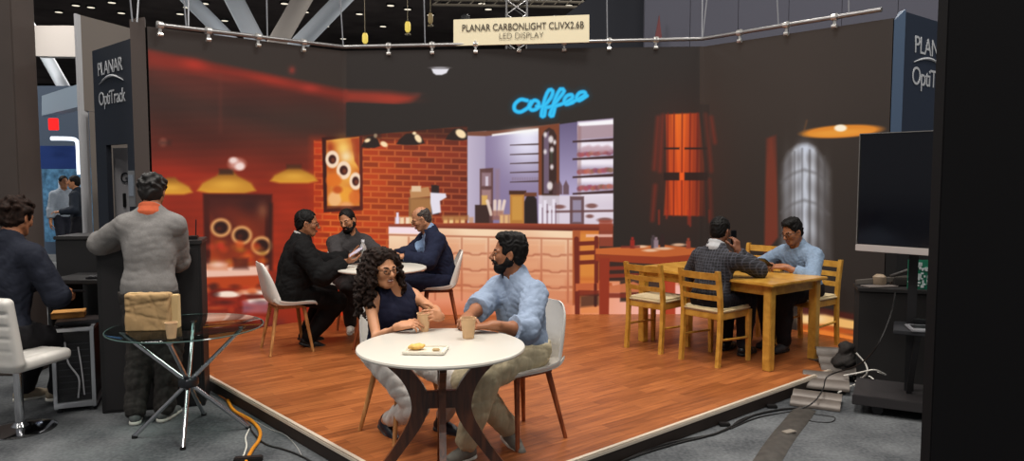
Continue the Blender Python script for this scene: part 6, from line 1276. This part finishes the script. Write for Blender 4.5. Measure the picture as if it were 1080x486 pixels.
# seated person at far left
person(dict(label='person in dark navy shirt on the white swivel chair at far left, seen from behind', pelvis=(-3.38, 4.86, .605), yaw=76, lean=(8, 0), s=1.08, spine=.535, hyaw=78, hpitch=12, skin=SK1, hairm=HD, hair='messy', face=False, h=.007, ground=0,
    handR=((-3.20, 5.14, .87), (.75, .6, -.2), (0, 0, -1), .7), handL=((-3.46, 5.36, .88), (.7, .6, 0), (0, 0, -1), .4), poleR=(.7, -.4, -.8), footR=((-3.38, 5.40, .09), 20, 0), footL=((-3.62, 5.40, .09), 40, 0), kneeR=(.6, .6, .5), kneeL=(.4, .8, .5),
    trousers=dict(m=cloth('black_jeans_2', (28, 27, 30)), e=.015, e2=.022), shirt=dict(m=cloth('dark_navy_shirt', (28, 31, 42)), e=.016, cuff=.010, sleeve=.9, hem=-.04, ch=.04), shoe=(mat('shoe_beige', (142, 128, 108), .7), mat('sole_white', (214, 210, 200), .6))))
# far visitors in the booth
for k, (x, Y, yw, c, tc, lb) in enumerate([(84, 13.3, 200, (30, 36, 46), (26, 26, 32), 'distant person in dark shirt standing in the far booth, nearer the grey wall'), (68, 14.2, -40, (150, 160, 172), (36, 38, 48), 'distant person in pale shirt standing in the far booth, nearer the dark pillar')]):
    p = D(x, 240, Y); X = p[0]; a = R(yw); f = V(math.cos(a), math.sin(a), 0); l = V(-f[1], f[0], 0); b = V(X, Y, 0)
    person(dict(label=lb, pelvis=(X, Y, .90), yaw=yw, lean=(3, 0), s=1.0, hyaw=yw, skin=SK2, hairm=HB, hair='short', face=False, h=.014, ground=0, handL=(b+l*.25+f*.25+V(0, 0, 1.05), f, (0, 0, -1), .4), handR=(b-l*.25+f*.05+V(0, 0, .80), (0, 0, -1), l, .4), footL=(b+l*.10+V(0, 0, .09), yw, 0), footR=(b-l*.10+V(0, 0, .09), yw, 0), kneeL=f, kneeR=f,
        trousers=dict(m=cloth('far_trousers_%s' % 'ab'[k], tc)), shirt=dict(m=cloth('far_shirt_%s' % 'ab'[k], c), e=.018), shoe=SH_DK))
# phones and papers held in hands
def phone(label, c, x, y, col=(24, 24, 28), w=.072, h_=.148):
    t = thing('mobile_phone', label, 'phone', c); x = nrm(x); y = np.asarray(y, float); y = nrm(y-x*(x@y)); z = np.cross(x, y); M = Matrix(np.stack([x, y, z], 1).tolist())
    m = MB(); m.box((0, 0, 0), (w, h_, .009), bev=.004, M=M); obj('case', m, mat('phone_case_%d' % col[0], col, .3), t); m = MB(); m.box(z*.0048, (w*.9, h_*.92, .001), bev=0, M=M); obj('screen', m, mat('phone_screen', (12, 12, 16), .1), t)
phone('black phone held to the ear by the person in checked shirt', V(1.872, 6.225, 1.13), (.75, .6, 0), (.1, .1, 1))
phone('black phone in the hands of the person in light blue shirt', np.array(uv(.51, .655))*V(1, 1, 0)+V(0, 0, .895), u_, V(0, 0, .5)+v_*-.8)
phone('pale phone lying in the hand of the person in black suit', V(-1.40, 6.60, .925), (-.2, .9, .1), (.9, .25, .12), (70, 68, 66))
m = MB(); m.box((0, 0, 0), (.15, .105, .003), bev=.0005, M=Matrix.Rotation(R(-35), 3, 'Y') @ Matrix.Rotation(R(15), 3, 'X')); o = obj('paper_sheet', m, mat('sheet_lilac', (196, 188, 206), .6)); o.location = (-1.44, 6.80, .965); tag(o, 'pale sheet of paper held up by the person in black suit', 'paper')
phone('dark phone in the right hand of the person in navy shirt at far left', V(-3.115, 5.205, .845), (.6, -.75, 0), (.75, .6, -.1), (30, 22, 24))

# ------------------------------------------------------------------ light: the hall's overhead luminaires and a soft fill from the whole hall
def area(n, loc, rot, size, e, col=(1, .95, .88)):
    l = bpy.data.lights.new(n, 'AREA'); l.shape = 'SQUARE'; l.size = size; l.energy = e; l.color = col; o = bpy.data.objects.new(n, l); C.objects.link(o); o.location = loc; o.rotation_euler = rot
for x, y, e in ((-6, 1, 250), (-1, 0, 360), (5, 0, 250), (-4, 5.5, 280), (1.0, 5.0, 380), (5.5, 6.0, 160), (-7, 10, 200), (0, -6, 250), (-13, 15, 900), (4, 13, 350), (0, 22, 700), (-12, 25, 1500), (9, 25, 1200)):  # last two added, out of view, to brighten the dark ceiling and columns
    area('hall_luminaire', (x, y, 8.4), (0, 0, 0), 1.6, e)
w = bpy.data.worlds.new('hall_ambient'); scene.world = w; w.use_nodes = True; w.node_tree.nodes['Background'].inputs[0].default_value = (.95, .97, 1, 1); w.node_tree.nodes['Background'].inputs[1].default_value = .2
vs = scene.view_settings; vs.view_transform = 'Standard'; vs.look = 'None'; vs.exposure = 0; vs.gamma = 1; vs.use_curve_mapping = False
try: scene.cycles.use_denoising = True; scene.cycles.max_bounces = 6; scene.cycles.sample_clamp_indirect = 4
except Exception: pass
